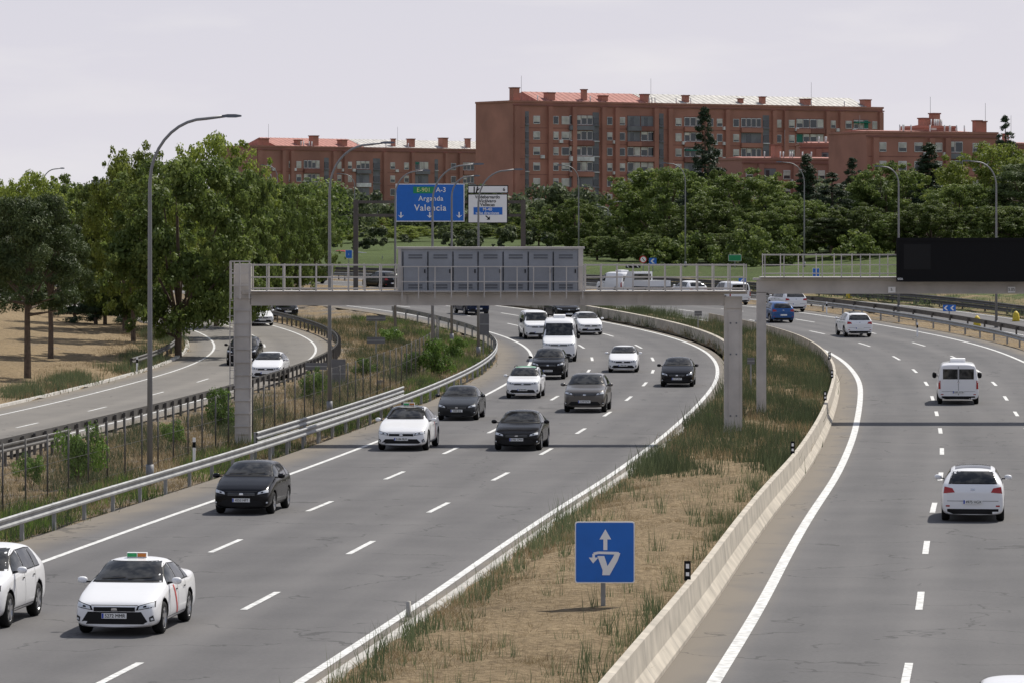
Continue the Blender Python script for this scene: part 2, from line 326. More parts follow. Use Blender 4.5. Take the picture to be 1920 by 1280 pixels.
dashes(-3.62,.16,p0+.2); dashes(0,.16,p0); dashes(14.7,.16,p0+1.6); dashes(18.25,.16,p0+1.8); dashes(-23.7,.12,p0+3)
ribbon('kerb',S0,sY(178),[(4.12,.0),(4.12,.15),(4.17,.18),(4.36,.18),(4.4,.0)],m_kerb,1.5)
ribbon('kerb',S0,sfar,[(-28.75,.0),(-28.72,.13),(-28.5,.13),(-28.47,.0)],m_kerb,1.5)
def barrier(o,s0,s1,flip=1):
    P=[(o+.26*flip,0),(o+.26*flip,.10),(o+.10*flip,.34),(o+.05*flip,.84),(o-.09*flip,.86),(o-.12*flip,0)]
    g=ribbon('concrete_barrier',s0,s1,P,m_conc,1.5)
    mb=MB(); s_=s0+2
    while s_<s1:
        pts=[]
        for k2 in (0,.02):
            for (oo,zz) in P[:5]: pts.append(at(s_+k2,oo+.004*flip,zz+.004))
        mb.add(pts,[(i,i+1,i+6,i+5) for i in range(4)],m_cabd); s_+=6
    ob=mb.obj('joints',g)
barrier(9.9,S0,sY(300)); 
ribbon('concrete_barrier',sY(236),sY(258)+95,[(4.5,.0),(4.55,.8),(4.75,.82),(4.85,0)],m_conc,1.5)
def guardrail(o,s0,s1,mat,post=4.,h=.78,flip=1,rails=1,z0=0.):
    e_=empty('guardrail',at((s0+s1)/2,o)); 
    for r in range(rails):
        hz_=h-r*.34+z0
        W=[(0,0),(.05,-.03),(.05,-.08),(0,-.13),(0,-.18),(.05,-.23),(.05,-.28),(0,-.31)]
        ob=ribbon('rail_beam',s0,s1,[(o+flip*a_,hz_+b_) for a_,b_ in W],mat,1.5); ob.parent=e_; ob.matrix_parent_inverse=e_.matrix_basis.inverted()
        bk=ribbon('rail_back',s0,s1,[(o-flip*.012,hz_-.31),(o-flip*.012,hz_)],mat,1.5); bk.parent=e_; bk.matrix_parent_inverse=e_.matrix_basis.inverted()
    mb=MB(); s_=s0+.5
    while s_<s1:
        x,y,zz=at(s_,o-flip*.12); tx,ty=tang(s_); T=Matrix.Translation((x,y,zz))@Matrix.Rotation(-math.atan2(tx,ty),4,'Z')
        mb.box(-.05,.05,-.06,.06,-.3,h+z0-.03,mat,T); mb.box(.05*flip if flip>0 else -.12,.12 if flip>0 else -.05,-.04,.04,h+z0-.25,h+z0-.08,mat,T); s_+=post
    ob=mb.obj('posts',e_); ob.matrix_parent_inverse=e_.matrix_basis.inverted()
guardrail(-9.35,S0,sY(258)+60,m_galv)
guardrail(-9.75,sY(152),sY(196),m_galv,h=1.05,rails=2)
guardrail(-19.1,S0,sY(258)+60,m_galvd,post=2.,h=.75,flip=-1)
guardrail(-18.2,S0,sY(160),m_galvd,post=2.,h=.75,flip=1)
guardrail(23.9,S0,sY(258)+200,m_galv,flip=-1); guardrail(26.6,S0,sY(258)+200,m_galvd,flip=1); guardrail(35.2,S0,sY(258)+200,m_galvd,flip=-1,h=.9,rails=2)
guardrail(-29.2,sY(238),sY(258)+40,m_galvd)
def fence(o,s0,s1,h=1.9,pitch=.18):
    mb=MB(); V=[];Fc=[]
    n=int((s1-s0)/pitch)
    for i in range(n):
        for dr in (1,-1):
            a_=s0+i*pitch; b_=a_+dr*h*.55
            p=Vector(at(a_,o,.0)); q_=Vector(at(b_,o,h)); b=len(V); V+= [p,p+Vector((0,0,.010)),q_+Vector((0,0,.010)),q_]; Fc.append((b,b+1,b+2,b+3))
    me=mesh_arrays('wire_mesh',V,Fc,[m_galvd])
    e_=empty('wire_fence',at(s0,o)); ob=bpy.data.objects.new('wire_mesh',me); link(ob,e_); ob.matrix_parent_inverse=e_.matrix_basis.inverted()
    s_=s0
    while s_<s1:
        p=at(s_,o,-.3); q_=at(s_,o,h+.05); mb.tube([p,q_],.028,m_galvd,6); s_+=3
    for zz in (.1,1,h):
        pts=[at(t,o,zz) for t in np.arange(s0,s1,3)]; mb.tube(pts,.008,m_galvd,3)
    ob=mb.obj('posts',e_); ob.matrix_parent_inverse=e_.matrix_basis.inverted()
fence(-12.9,sY(105),sY(258)+20)
for yy in (92.5,143.5,187,212,236):
    s_=sY(yy); x,y,zz=at(s_,9.8,.86); mb=MB(); mb.box(-.07,.07,-.02,.02,0,.42,m_black); mb.box(-.035,.035,-.026,-.021,.26,.36,m_swhite); mb.box(-.035,.035,-.026,-.021,.10,.18,m_swhite)
    mb.obj('delineator_post',loc=(x,y,zz-.03))
for px,py in ((364,870),(257,700),(1550,590),(1720,632)):
    x,y=ground_at(px,py); mb=MB(); mb.box(-.05,.05,-.03,.03,0,.95,m_swhite); mb.box(-.055,.055,-.034,.034,.6,.8,m_black); mb.obj('marker_post',loc=(x,y,float(prof(y))))
x,y=ground_at(766,1165); mb=MB(); mb.tube([(0,0,0),(0,0,.1),(0,0,.34)],[.07,.055,.05],m_kerb,8); mb.obj('short_post',loc=(x,y,.1))
# ------------------------------------------------------------------ grass
def blades(name,o0,o1,s0,s1,N,h0,h1,wd,mat,clump=1,spread=.12,lean=.35,zf=.12,dens=None):
    n=N//clump; so_=rng.uniform(s0,s1,n); oo=rng.uniform(o0,o1,n)
    if dens is not None:
        kp=dens(so_,oo)>rng.uniform(0,1,n); so_=so_[kp]; oo=oo[kp]; n=len(so_)
    x=np.interp(so_,SS,CX); y=np.interp(so_,SS,CY); tx=np.interp(so_,SS,TX); ty=np.interp(so_,SS,TY)
    X=x+ty*oo; Y=y-tx*oo; hs=rng.uniform(h0,h1,n); cv=rng.uniform(0,.6,n)
    X=np.repeat(X,clump)+rng.normal(0,spread,n*clump); Y=np.repeat(Y,clump)+rng.normal(0,spread,n*clump); H=np.repeat(hs,clump)*rng.uniform(.5,1.1,n*clump); cv=np.repeat(cv,clump)+rng.uniform(0,.4,n*clump)
    m_=len(X); Z=prof(Y)+zf-.04; a_=rng.uniform(0,math.pi,m_); wx=np.cos(a_)*wd/2; wy=np.sin(a_)*wd/2*.5
    lx=rng.normal(0,lean,m_)*H; ly=rng.normal(0,lean,m_)*H
    V=np.empty((m_,3,3)); V[:,0]=np.c_[X-wx,Y-wy,Z]; V[:,1]=np.c_[X+wx,Y+wy,Z]; V[:,2]=np.c_[X+lx,Y+ly,Z+H]
    me=mesh_arrays(name,V.reshape(-1,3),np.arange(m_*3).reshape(-1,3),[mat],attr=np.repeat(cv,3)); link(bpy.data.objects.new(name,me))
pat=lambda s_,o_: np.clip(.42+.8*np.sin(s_*.31+o_*1.3)*np.sin(s_*.113+1.7)+.25*np.sin(s_*1.3)*np.sin(o_*2.1+s_*.5),.03,1)
pat2=lambda s_,o_: np.clip(.55+.9*np.sin(s_*.53+o_*.9)*np.sin(o_*1.7+s_*.17),.1,1)
blades('dry_grass',4.5,9.6,sY(70),sY(200),190000,.05,.26,.020,m_straw,9,.10,.8,.18,pat2)
blades('dry_grass',4.5,9.6,sY(150),sY(258)+40,50000,.2,.6,.04,m_straw,10,.2,.35,.18,pat2)
edge=lambda s_,o_: (.25+.75*pat(s_,o_))*(.09+.80*np.exp(-((o_-4.8)/.5)**2)+.75*np.exp(-((o_-9.3)/.6)**2))
blades('median_weeds',4.5,9.55,sY(70),sY(258)+70,110000,.2,.9,.022,m_weed,16,.13,.2,.18,edge)
blades('median_weeds',4.5,9.55,sY(140),sY(258)+70,85000,.4,1.05,.035,m_weed,20,.25,.2,.18,pat)
blades('verge_weeds',-18.6,-9.6,sY(95),sY(258)+60,120000,.15,.7,.03,m_weed,22,.25,.25,-.12,pat)
blades('verge_weeds',-12.6,-9.6,sY(95),sY(258)+60,50000,.15,.5,.03,m_shrub,18,.2,.3,-.08,pat)
blades('verge_dry_grass',-18.6,-9.6,sY(95),sY(258)+60,80000,.1,.45,.03,m_straw,10,.25,.5,-.12)
blades('park_grass',-34,-28.8,sY(120),sY(258)+40,60000,.1,.4,.04,m_straw,12,.3,.4,.1,pat)
blades('roadside_weeds',-31.5,-28.9,sY(120),sY(258)+40,36000,.3,.75,.04,m_weed,22,.3,.2,.08,pat)
blades('roadside_weeds',34.6,44,sY(180),sY(258)+200,60000,.3,.8,.07,m_weed,16,.4,.3,.2,pat)
# ------------------------------------------------------------------ trees
def leaf_cloud(C,Rr,n,size,flat=1.,asp=.6,upb=.3):
    K=len(C); wgt=Rr**2; idx=rng.choice(K,n,p=wgt/wgt.sum()); d=rng.normal(size=(n,3)); d/=np.linalg.norm(d,axis=1)[:,None]
    rr=Rr[idx]*rng.uniform(.25,1.15,n)**.6; P=C[idx]+d*rr[:,None]*np.array([1,1,flat])
    nrm=d+rng.normal(0,.6,(n,3)); nrm[:,2]+=upb; nrm/=np.linalg.norm(nrm,axis=1)[:,None]
    u=np.cross(nrm,rng.normal(size=(n,3))); u/=np.linalg.norm(u,axis=1)[:,None]; v=np.cross(nrm,u)
    s_=size*rng.uniform(.6,1.3,n)[:,None]
    V=np.stack([P-u*s_,P-v*s_*asp,P+u*s_,P+v*s_*asp],1).reshape(-1,3)
    lv=(rng.uniform(0,1,K)[idx]*.5+rng.uniform(0,.5,n))
    return V,np.repeat(lv,4)
def build_tree(name,C,Rr,n,size,mat,trunk,flat=.8,asp=.6,upb=.3):
    V,lv=leaf_cloud(C,Rr,n,size,flat,asp,upb); mb=MB()
    for pts,rad in trunk: mb.tube(pts,rad,m_bark,7)
    tv=np.array(mb.v); nv=len(V); 
    Fq=np.arange(nv).reshape(-1,4); tf=[f for f in mb.f if len(f)==4]
    allF=np.vstack([Fq,np.array(tf)+nv]); midx=np.r_[np.zeros(len(Fq)),np.ones(len(tf))]
    me=mesh_arrays(name,np.vstack([V,tv]),allF,[mat,m_bark],attr=np.r_[lv,np.zeros(len(tv))],midx=midx)
    zmax=np.percentile(V[:,2],98.2); wx=np.percentile(np.abs(V[:,0]),98)*2
    return me,zmax,wx
def limbs(base_z,top,C,k_,r0):
    t=[([(0,0,-.6),(.05,0,base_z*.5),(-.05,.05,base_z),(.1,0,top*.75)],[r0*1.25,r0,r0*.85,r0*.3])]
    for i in rng.choice(len(C),min(k_,len(C)),replace=False):
        c=C[i]; z0=min(base_z*rng.uniform(.8,1.3),c[2]-.3); t.append(([(0,0,z0),(c[0]*.45,c[1]*.45,z0+(c[2]-z0)*.45),tuple(c)],[r0*.5,r0*.3,r0*.08]))
    return t
def deciduous(name,mat,seed,n=36000,K=95,K2=160):
    global rng; rng=np.random.default_rng(seed); C=[];R_=[]
    for i in range(K+K2):
        out=i>=K
        a_=rng.uniform(0,2*math.pi); ph=rng.uniform(-1,1) if not out else rng.uniform(-.8,1); r=rng.uniform(.4,1)**.5 if not out else rng.uniform(1.03,1.25)
        zz=6.2+ph*(4.6 if ph>0 else 4.4)*(1.06 if out else 1); hr=4.3*math.sqrt(max(.05,1-abs(ph)**2.6))*r*(1+.24*math.sin(a_*3+seed)+.14*math.sin(a_*5+ph*5))
        C.append((math.cos(a_)*hr,math.sin(a_)*hr,zz+rng.normal(0,.25))); R_.append(rng.uniform(.45,1.05) if not out else rng.uniform(.2,.48))
    C=np.array(C);R_=np.array(R_); return build_tree(name,C,R_,n,.14,mat,limbs(2.2,11,C[:K],16,.24))
def pine(name,mat,seed,n=30000):
    global rng; rng=np.random.default_rng(seed); C=[];R_=[]
    for i in range(110):
        a_=rng.uniform(0,2*math.pi); t=rng.uniform(0,1); out=i>60; r=rng.uniform(.2,1)**.5*3.6*(1-.6*t**1.5)*(1.12 if out else 1); C.append((math.cos(a_)*r,math.sin(a_)*r,4.2+t*5.6-.12*r)); R_.append(rng.uniform(.55,1.0) if not out else rng.uniform(.25,.5))
    C=np.array(C);R_=np.array(R_); return build_tree(name,C,R_,n,.13,mat,limbs(4.2,10,C,16,.2),flat=.6,asp=.3)
def conifer(name,mat,seed,Rb,n=26000,K=190,low=1.):
    global rng; rng=np.random.default_rng(seed); C=[];R_=[]
    for i in range(K):
        t=rng.uniform(0,1)**1.1; a_=rng.uniform(0,2*math.pi); r=Rb*(1-t)**.65*rng.uniform(.45,1.12)*(1+.22*math.sin(t*40)); C.append((math.cos(a_)*r,math.sin(a_)*r,low+t*(12-low)-.15*r)); R_.append((.28+.5*(1-t))*rng.uniform(.6,1.25)*min(1,Rb/2+.2))
    C=np.array(C);R_=np.array(R_); return build_tree(name,C,R_,n,.13,mat,[([(0,0,-.6),(0,0,6),(0,0,11.6)],[.25,.15,.03])],flat=.55,asp=.35,upb=.5)
def bush(name,mat,seed,n=2600):
    global rng; rng=np.random.default_rng(seed); K=16; C=np.c_[rng.normal(0,.5,K),rng.normal(0,.5,K),rng.uniform(.25,1.3,K)]; R_=rng.uniform(.2,.5,K)
    return build_tree(name,C,R_,n,.075,mat,[([(0,0,-.2),tuple(C[i]*.6),tuple(C[i])],[.03,.02,.01]) for i in range(8)],flat=.8,asp=.45)
lib={'dec':[deciduous('deciduous_crown_a',m_leafA,11),deciduous('deciduous_crown_b',m_leafA,12),deciduous('deciduous_crown_c',m_leafA,13)],
 'light':[deciduous('light_crown_a',m_leafY,21,25000),deciduous('light_crown_b',m_leafY,22,22000)],
 'pine':[pine('pine_crown_a',m_pine,31),pine('pine_crown_b',m_pine,32)],
 'cedar':[conifer('cedar_crown_a',m_ceda,41,3.0),conifer('cedar_crown_b',m_ceda,42,2.6)],
 'cyp':[conifer('cypress_crown_a',m_ceda,51,1.5)],
 'bush':[bush('bush_a',m_shrub,61),bush('bush_b',m_shrub,62)]}
nm={'dec':'deciduous_tree','light':'deciduous_tree','pine':'pine_tree','cedar':'cedar_tree','cyp':'cypress_tree','bush':'shrub'}
rng=np.random.default_rng(99)
def tree(kind,px,ptop,wpx,Y,var=None,zb=None):
    me,h,wd=lib[kind][(var if var is not None else random.randrange(9))%len(lib[kind])]
    X=(px-960)/F*Y; b=tz(X,Y) if zb is None else zb; H=CH+(HY-ptop)*Y/F-b; Wm=wpx*Y/F
    ob=bpy.data.objects.new(nm[kind],me); ob.location=(X,Y,b); ob.rotation_euler=(0,0,random.uniform(0,6.28)); ob.scale=(Wm/wd,Wm/wd,H/h); return link(ob)
T=[('pine',52,375,200,226,0),('pine',95,398,150,250,1),('pine',-30,380,190,236,1),('pine',-70,350,190,262,0),
('dec',335,312,290,258,0),('light',250,295,200,275,0),('light',405,270,200,300,1),('dec',235,330,200,290,1),('dec',455,330,150,285,2),('dec',180,400,150,300,1),('dec',540,352,150,335,0),('dec',500,345,130,320,1),
('cedar',197,470,110,300,0),('cedar',140,500,70,310,1),('light',60,335,150,340,1),('dec',135,350,160,360,2),('light',5,355,120,350,0),('dec',590,400,90,380,2),('light',-60,340,160,330,1),
('dec',1078,378,120,470,1),('dec',1010,415,70,520,0),('dec',1130,430,90,490,2),('dec',1180,395,110,465,1),
('dec',1245,322,185,445,0),('cedar',1322,212,105,600,0),('cedar',1328,300,150,590,1),('dec',1345,325,80,560,1),('dec',1405,332,200,440,2),('dec',1330,375,150,430,1),
('cyp',1512,298,75,480,0),('cedar',1560,335,125,440,1),('cedar',1598,303,90,500,0),('dec',1662,312,165,450,1),('cyp',1742,278,100,460,0),('pine',1700,335,120,470,0),
('light',1858,278,190,440,1),('cedar',1885,233,85,600,1),('dec',1800,350,150,430,0),('pine',1925,310,150,430,1),('dec',1500,380,140,425,0),('dec',1610,390,140,420,2),('dec',1440,400,120,425,0),('dec',1745,385,140,415,2),('dec',1290,410,120,430,2),
('dec',1215,440,90,425,1),('dec',1355,440,90,420,0),('pine',1560,410,120,420,0),('dec',1680,405,110,418,1),('dec',1870,390,140,412,0),('dec',1930,390,140,415,2),('pine',1465,370,100,445,1),('pine',1625,350,100,450,0),('dec',1120,445,90,450,0),('dec',1160,450,80,440,2),
('light',640,425,90,560,0),('light',760,425,100,560,1),('dec',880,420,110,560,1),('light',960,425,90,560,0),('light',700,408,110,640,0),('dec',820,405,120,650,2),('light',920,400,110,640,1),('dec',1000,395,90,620,2),('dec',610,400,90,600,1),('light',1180,345,80,620,0),('light',1060,400,90,600,1),('light',1790,325,90,560,0)]
for t in T: tree(*t[:5],var=t[5])
for px,py,h,wd in ((150,900,1.9,2.2),(410,800,1.7,1.9),(585,745,1.5,1.7),(810,700,2.0,2.2),(770,700,1.3,1.8),(1335,800,.7,.9),(690,700,1.,1.6),(850,670,1.3,1.9),(60,900,1.,1.3),(330,830,1.,1.5),(740,640,1.,2.4)):
    X,Y=ground_at(px,py); me,hh,ww=lib['bush'][random.randrange(2)]; ob=bpy.data.objects.new('shrub',me); ob.location=(X,Y,float(prof(Y))-.15); ob.scale=(wd/ww,wd/ww,h/hh); ob.rotation_euler=(0,0,random.uniform(0,6)); link(ob)
def belt(name,X0,X1,Y0,Y1,K,hmin,hmax,n,size,mat):
    C=[];R_=[]
    xx=rng.uniform(X0,X1,K); yy=rng.uniform(Y0,Y1,K); zb=terrain_arr(xx,yy)[0]
    for x,y,b in zip(xx,yy,zb):
        H=rng.uniform(hmin,hmax)
        for j in range(7):
            C.append((x+rng.normal(0,H*.22),y+rng.normal(0,H*.22),b+H*rng.uniform(.1,.95))); R_.append(H*rng.uniform(.12,.25))
    V,lv=leaf_cloud(np.array(C),np.array(R_),n,size,.9,.7,.3)
    link(bpy.data.objects.new(name,mesh_arrays(name,V,np.arange(len(V)).reshape(-1,4),[mat],attr=lv)))
belt('distant_trees',-75,95,600,740,150,4.5,8.,100000,.34,m_dist)
belt('distant_trees',-75,-20,380,560,70,5,9,60000,.26,m_leafA)
belt('hedge',13,70,408,450,120,1.5,3.8,65000,.17,m_leafA)
belt('hedge',-40,14,505,530,40,1.2,2.6,16000,.2,m_dist)
# ------------------------------------------------------------------ buildings
m_brick=M('brick_red',(.40,.185,.135),.9,ns=.22,na=.2)  # wall bricks lightened and greyed, distance haze painted into their colour
m_brickb=M('brick_red_weathered',(.36,.175,.132),.9,ns=.22,na=.2)
m_brick2=M('brick_dark',(.25,.11,.085),.9,ns=.5,na=.2)
m_roof=M('roof_tiles',(.42,.19,.155),.85,ns=1.5,na=.25); m_roofw=M('roof_light_panels',(.46,.44,.40),.6,ns=1.2,na=.4)
m_glass=M('window_glass',(.035,.045,.055),.12,spec=.6); m_frame=M('window_frame_white',(.70,.69,.67),.6,ns=1,na=.3)
m_shut=M('roller_shutter',(.58,.55,.49),.7,ns=.8,na=.35); m_grey=M('render_grey',(.19,.19,.20),.8,ns=.6,na=.25); m_awn=M('green_awning',(.02,.16,.11),.8)
def facade(mb,T,cols,rows,floor,y=0.,bk=None):
    for (u,wd,ty) in cols:
        if ty=='dark':
            mb.box(u-wd/2,u+wd/2,y-.03,y+.2,rows[-1]-1,rows[0]+floor*.55,m_grey,T)
            for r in rows: mb.box(u-wd/2+.1,u+wd/2-.1,y-.12,y-.035,r-.55,r+.6,m_glass,T); mb.box(u-wd/2,u+wd/2,y-.3,y-.05,r-1.0,r-.85,m_frame if random.random()<.3 else m_grey,T)
            continue
        for r in rows:
            if ty=='small':
                h0,h1=r-.62,r+.68
                mb.box(u-wd/2-.08,u+wd/2+.08,y-.07,y+.02,h0-.1,h1+.08,m_frame,T); mb.box(u-wd/2,u+wd/2,y-.085,y-.072,h0,h1,m_glass,T)
                k_=random.random()
                if k_<.75: mb.box(u-wd/2,u+wd/2,y-.11,y-.09,h1-(h1-h0)*random.choice([.35,.6,1.,.8]),h1,m_shut,T)
                if random.random()<.45: mb.box(u+wd/2+.15,u+wd/2+.9,y-.4,y-.01,h0-.7,h0-.1,m_frame,T)
            else:
                wd2=wd*1.12; h0,h1=r-.75,r+.95; n=max(2,int(wd2/1.1))
                mb.box(u-wd2/2,u+wd2/2,y-.05,y+.02,h0-.15,h1+.15,m_brick2,T)  # flat dark panel behind the glazing, loggia recess shade painted as colour
                st=random.random()
                if st<.22:
                    mb.box(u-wd2/2+.05,u+wd2/2-.05,y-.10,y-.055,h0-.1,h1+.05,m_grey,T); mb.box(u-wd2/4,u,y-.12,y-.105,h0-.1,h1-.2,m_glass,T)
                else:
                    for i in range(n):
                        a0=u-wd2/2+wd2*i/n+.06; a1=u-wd2/2+wd2*(i+1)/n-.06
                        mb.box(a0,a1,y-.10,y-.055,h0,h1,m_frame,T); mb.box(a0+.09,a1-.09,y-.13,y-.105,h0+.12,h1-.12,m_glass,T)
                        k_=random.random()
                        if k_<.55: mb.box(a0+.05,a1-.05,y-.16,y-.135,h1-(h1-h0)*random.choice([.3,.5,.9]),h1-.03,m_shut if k_>.06 else m_awn,T)
                    if st>.93: mb.box(u-wd2/2,u+wd2/2,y-.7,y-.2,h1-.6,h1-.3,m_awn,T)
                mb.box(u-wd2/2-.1,u+wd2/2+.1,y-.55,y-.06,h0-1.0,h0-.15,random.choice([bk,bk,bk,m_frame,m_grey,m_brick2]),T)
def chimney(mb,T,u,v,z,w_=1.,h=1.6): 
    mb.box(u-w_/2,u+w_/2,v-w_/2,v+w_/2,z,z+h,m_brick,T); mb.box(u-w_/2-.12,u+w_/2+.12,v-w_/2-.12,v+w_/2+.12,z+h,z+h+.2,m_brick2,T)
def block(name,PA,PB,depth,ztop,zbase,colspx,nrow,floor,ztr,seg=None,roofz=1.9,split=.35,chs=(),bk=None):
    bk=bk or m_brick
    A=Vector((PA[0],PA[1],0)); B=Vector((PB[0],PB[1],0)); d=(B-A); Ln=d.length; ang=math.atan2(d.y,d.x); T=Matrix.Translation(A)@Matrix.Rotation(ang,4,'Z')
    def u_of(px):
        t=(px-960)/F; return (t*A.y-A.x)/(d.x/Ln-t*d.y/Ln)
    e_=empty(name); mb=MB(); par=.35
    mb.box(0,Ln,0,depth,zbase,ztop,bk,T)
    mb.box(-.15,Ln+.15,-.15,.25,ztop,ztop+par,bk,T); mb.box(-.15,.25,.25,depth,ztop,ztop+par,bk,T); mb.box(Ln-.25,Ln+.15,.25,depth,ztop,ztop+par,bk,T)
    mb.box(-.22,Ln+.22,-.22,-.155,ztop-.6,ztop-.35,m_brick2,T)
    rows=[ztr-i*floor for i in range(nrow)]
    for q_ in (seg or []):
        u=u_of(q_); mb.box(u-.45,u+.45,-.6,-.003,zbase,ztop-.7,bk,T)
    for r in rows: mb.box(.3,Ln-.3,-.028,-.002,r-1.5,r-1.38,m_brick2,T)
    mb.obj('walls',e_)
    mb=MB(); facade(mb,T,[(u_of(a_),b_,c_) for a_,b_,c_ in colspx],rows,floor,bk=bk); mb.obj('windows',e_)
    mb=MB(); zr0=ztop+par-.05
    def slope(u0,u1,mt):
        mb.add([(u0,.8,zr0),(u1,.8,zr0),(u1,depth*.5,zr0+roofz),(u0,depth*.5,zr0+roofz),(u0,depth-.8,zr0),(u1,depth-.8,zr0)],[(0,1,2,3),(3,2,5,4),(0,3,4),(1,5,2)],mt,T=T)
        n=int((u1-u0)/1.2)
        for i in range(n):
            u=u0+(u1-u0)*(i+.5)/n; mb.add([(u-.05,.78,zr0+.06),(u+.05,.78,zr0+.06),(u+.05,depth*.5,zr0+.07+roofz),(u-.05,depth*.5,zr0+.07+roofz)],[(0,1,2,3)],m_brick2 if mt==m_roof else m_grey,T=T)
    slope(6 if roofz>1 else 1,Ln*split,m_roof); slope(Ln*split+.3,Ln-3,m_roofw if roofz>1 else m_roof)
    for u in chs:
        chimney(mb,T,u*Ln,2.2,ztop+.2,random.uniform(.7,1.6),random.uniform(1.2,2.4)); 
    for u in chs[::4]: mb.tube([T@Vector((u*Ln+2,3,ztop)),T@Vector((u*Ln+2,3,ztop+5))],.03,m_grey,4)
    for i in range(10): 
        u=random.uniform(2,Ln-2); mb.tube([T@Vector((u,1,ztop)),T@Vector((u,1,ztop+1.4))],.12,m_frame,5)
    mb.obj('roof',e_)
    return T,Ln,e_
z_=lambda py,Y: CH+(HY-py)*Y/F
cm_=[(988,.8,'dark'),(1006,1.3,'small'),(1042,1.0,'small'),(1060,1.5,'small'),(1089,4.6,'wide'),(1117,1.4,'dark'),(1143,1.,'small'),(1166,1.2,'small'),(1188,2.6,'wide'),(1214,2.8,'wide'),(1240,1.0,'dark'),(1272,1.2,'small'),(1299,3.6,'wide'),(1332,1.1,'small'),(1349,1.1,'small'),(1380,1.2,'small'),(1408,4.2,'wide'),(1436,1.5,'dark'),(1460,1.,'small'),(1484,1.2,'small'),(1505,2.8,'wide'),(1531,2.9,'wide'),(1562,1.,'small'),(1591,1.3,'small'),(1614,3.2,'wide'),(1640,1.,'small')]
block('apartment_building',(.2,780),(71.7,825),13,z_(192,780),5,cm_,8,2.86,z_(226,785),seg=[968,1030,1075,1130,1155,1228,1255,1320,1362,1450,1472,1550,1576,1650],split=.36,chs=(.02,.11,.2,.25,.36,.47,.62,.68,.8,.97))
cl_=[(505,.9,'small'),(545,.9,'small'),(560,1.2,'small'),(584,4.,'wide'),(612,1.3,'dark'),(636,1.,'small'),(655,1.2,'small'),(680,3.4,'wide'),(706,2.,'dark'),(736,1.2,'small'),(762,1.2,'small'),(790,3.6,'wide'),(818,1.,'dark'),(850,1.3,'small'),(878,3.,'wide'),(905,3.,'wide'),(940,1.2,'small')]
block('apartment_building',(-53.8,900),(-.3,950),13,z_(276,900),5,cl_,7,2.86,z_(309,905),seg=[486,530,546,625,646,720,772,835,862,925,955],split=.42,chs=(.05,.18,.24,.35,.55,.62,.75,.85,.93),bk=m_brickb)
block('brick_apartments',((1625-960)/F*660,660),((1870-960)/F*670,670),12,z_(250,660),5,[(1655,1.1,'small'),(1692,1.3,'small'),(1722,1.3,'small'),(1760,1.1,'small'),(1790,2.6,'wide'),(1830,1.1,'small'),(1850,1.,'small')],6,2.9,z_(276,660),seg=[1640,1745,1775],split=.1,roofz=.3,chs=(.9,.94))
block('brick_apartments',((1392-960)/F*690,690),((1640-960)/F*700,700),10,z_(300,690),5,[(1405,1.1,'small'),(1442,2.2,'wide'),(1475,1.1,'small'),(1505,2.8,'wide'),(1540,1.1,'small'),(1572,2.4,'wide'),(1610,1.1,'small')],5,2.9,z_(328,690),seg=[1425,1490,1560],split=.1,roofz=.3,chs=(.3,),bk=m_brickb)
block('brick_apartments',((1500-960)/F*715,715),((1632-960)/F*715,715),10,z_(272,715),5,[(1515,1.1,'small'),(1550,2.2,'wide'),(1590,1.1,'small')],6,2.9,z_(298,715),seg=[1535],split=.1,roofz=.3,chs=(.7,))
block('brick_apartments',((1735-960)/F*668,668.5),((1792-960)/F*672,672),6,z_(240,668),5,[(1750,1.,'small')],1,2.9,z_(246,668),split=.5,roofz=.2,chs=(.25,.6))
block('brick_apartments',((1860-960)/F*700,700),((2000-960)/F*710,710),10,z_(272,700),5,[(1875,1.1,'small'),(1895,2.2,'wide'),(1915,1.1,'small')],6,2.9,z_(298,700),split=.1,roofz=.3,chs=(.3,),bk=m_brickb)
mb=MB(); X=(187-960)/F*900; mb.box(X-1.8,X+1.8,900,910,5,z_(338,900),m_grey); 
for i in range(6): mb.box(X-1.7,X+1.7,899.9,899.98,z_(341+i*4,900)-.2,z_(341+i*4,900),m_frame)
mb.obj('distant_tower')
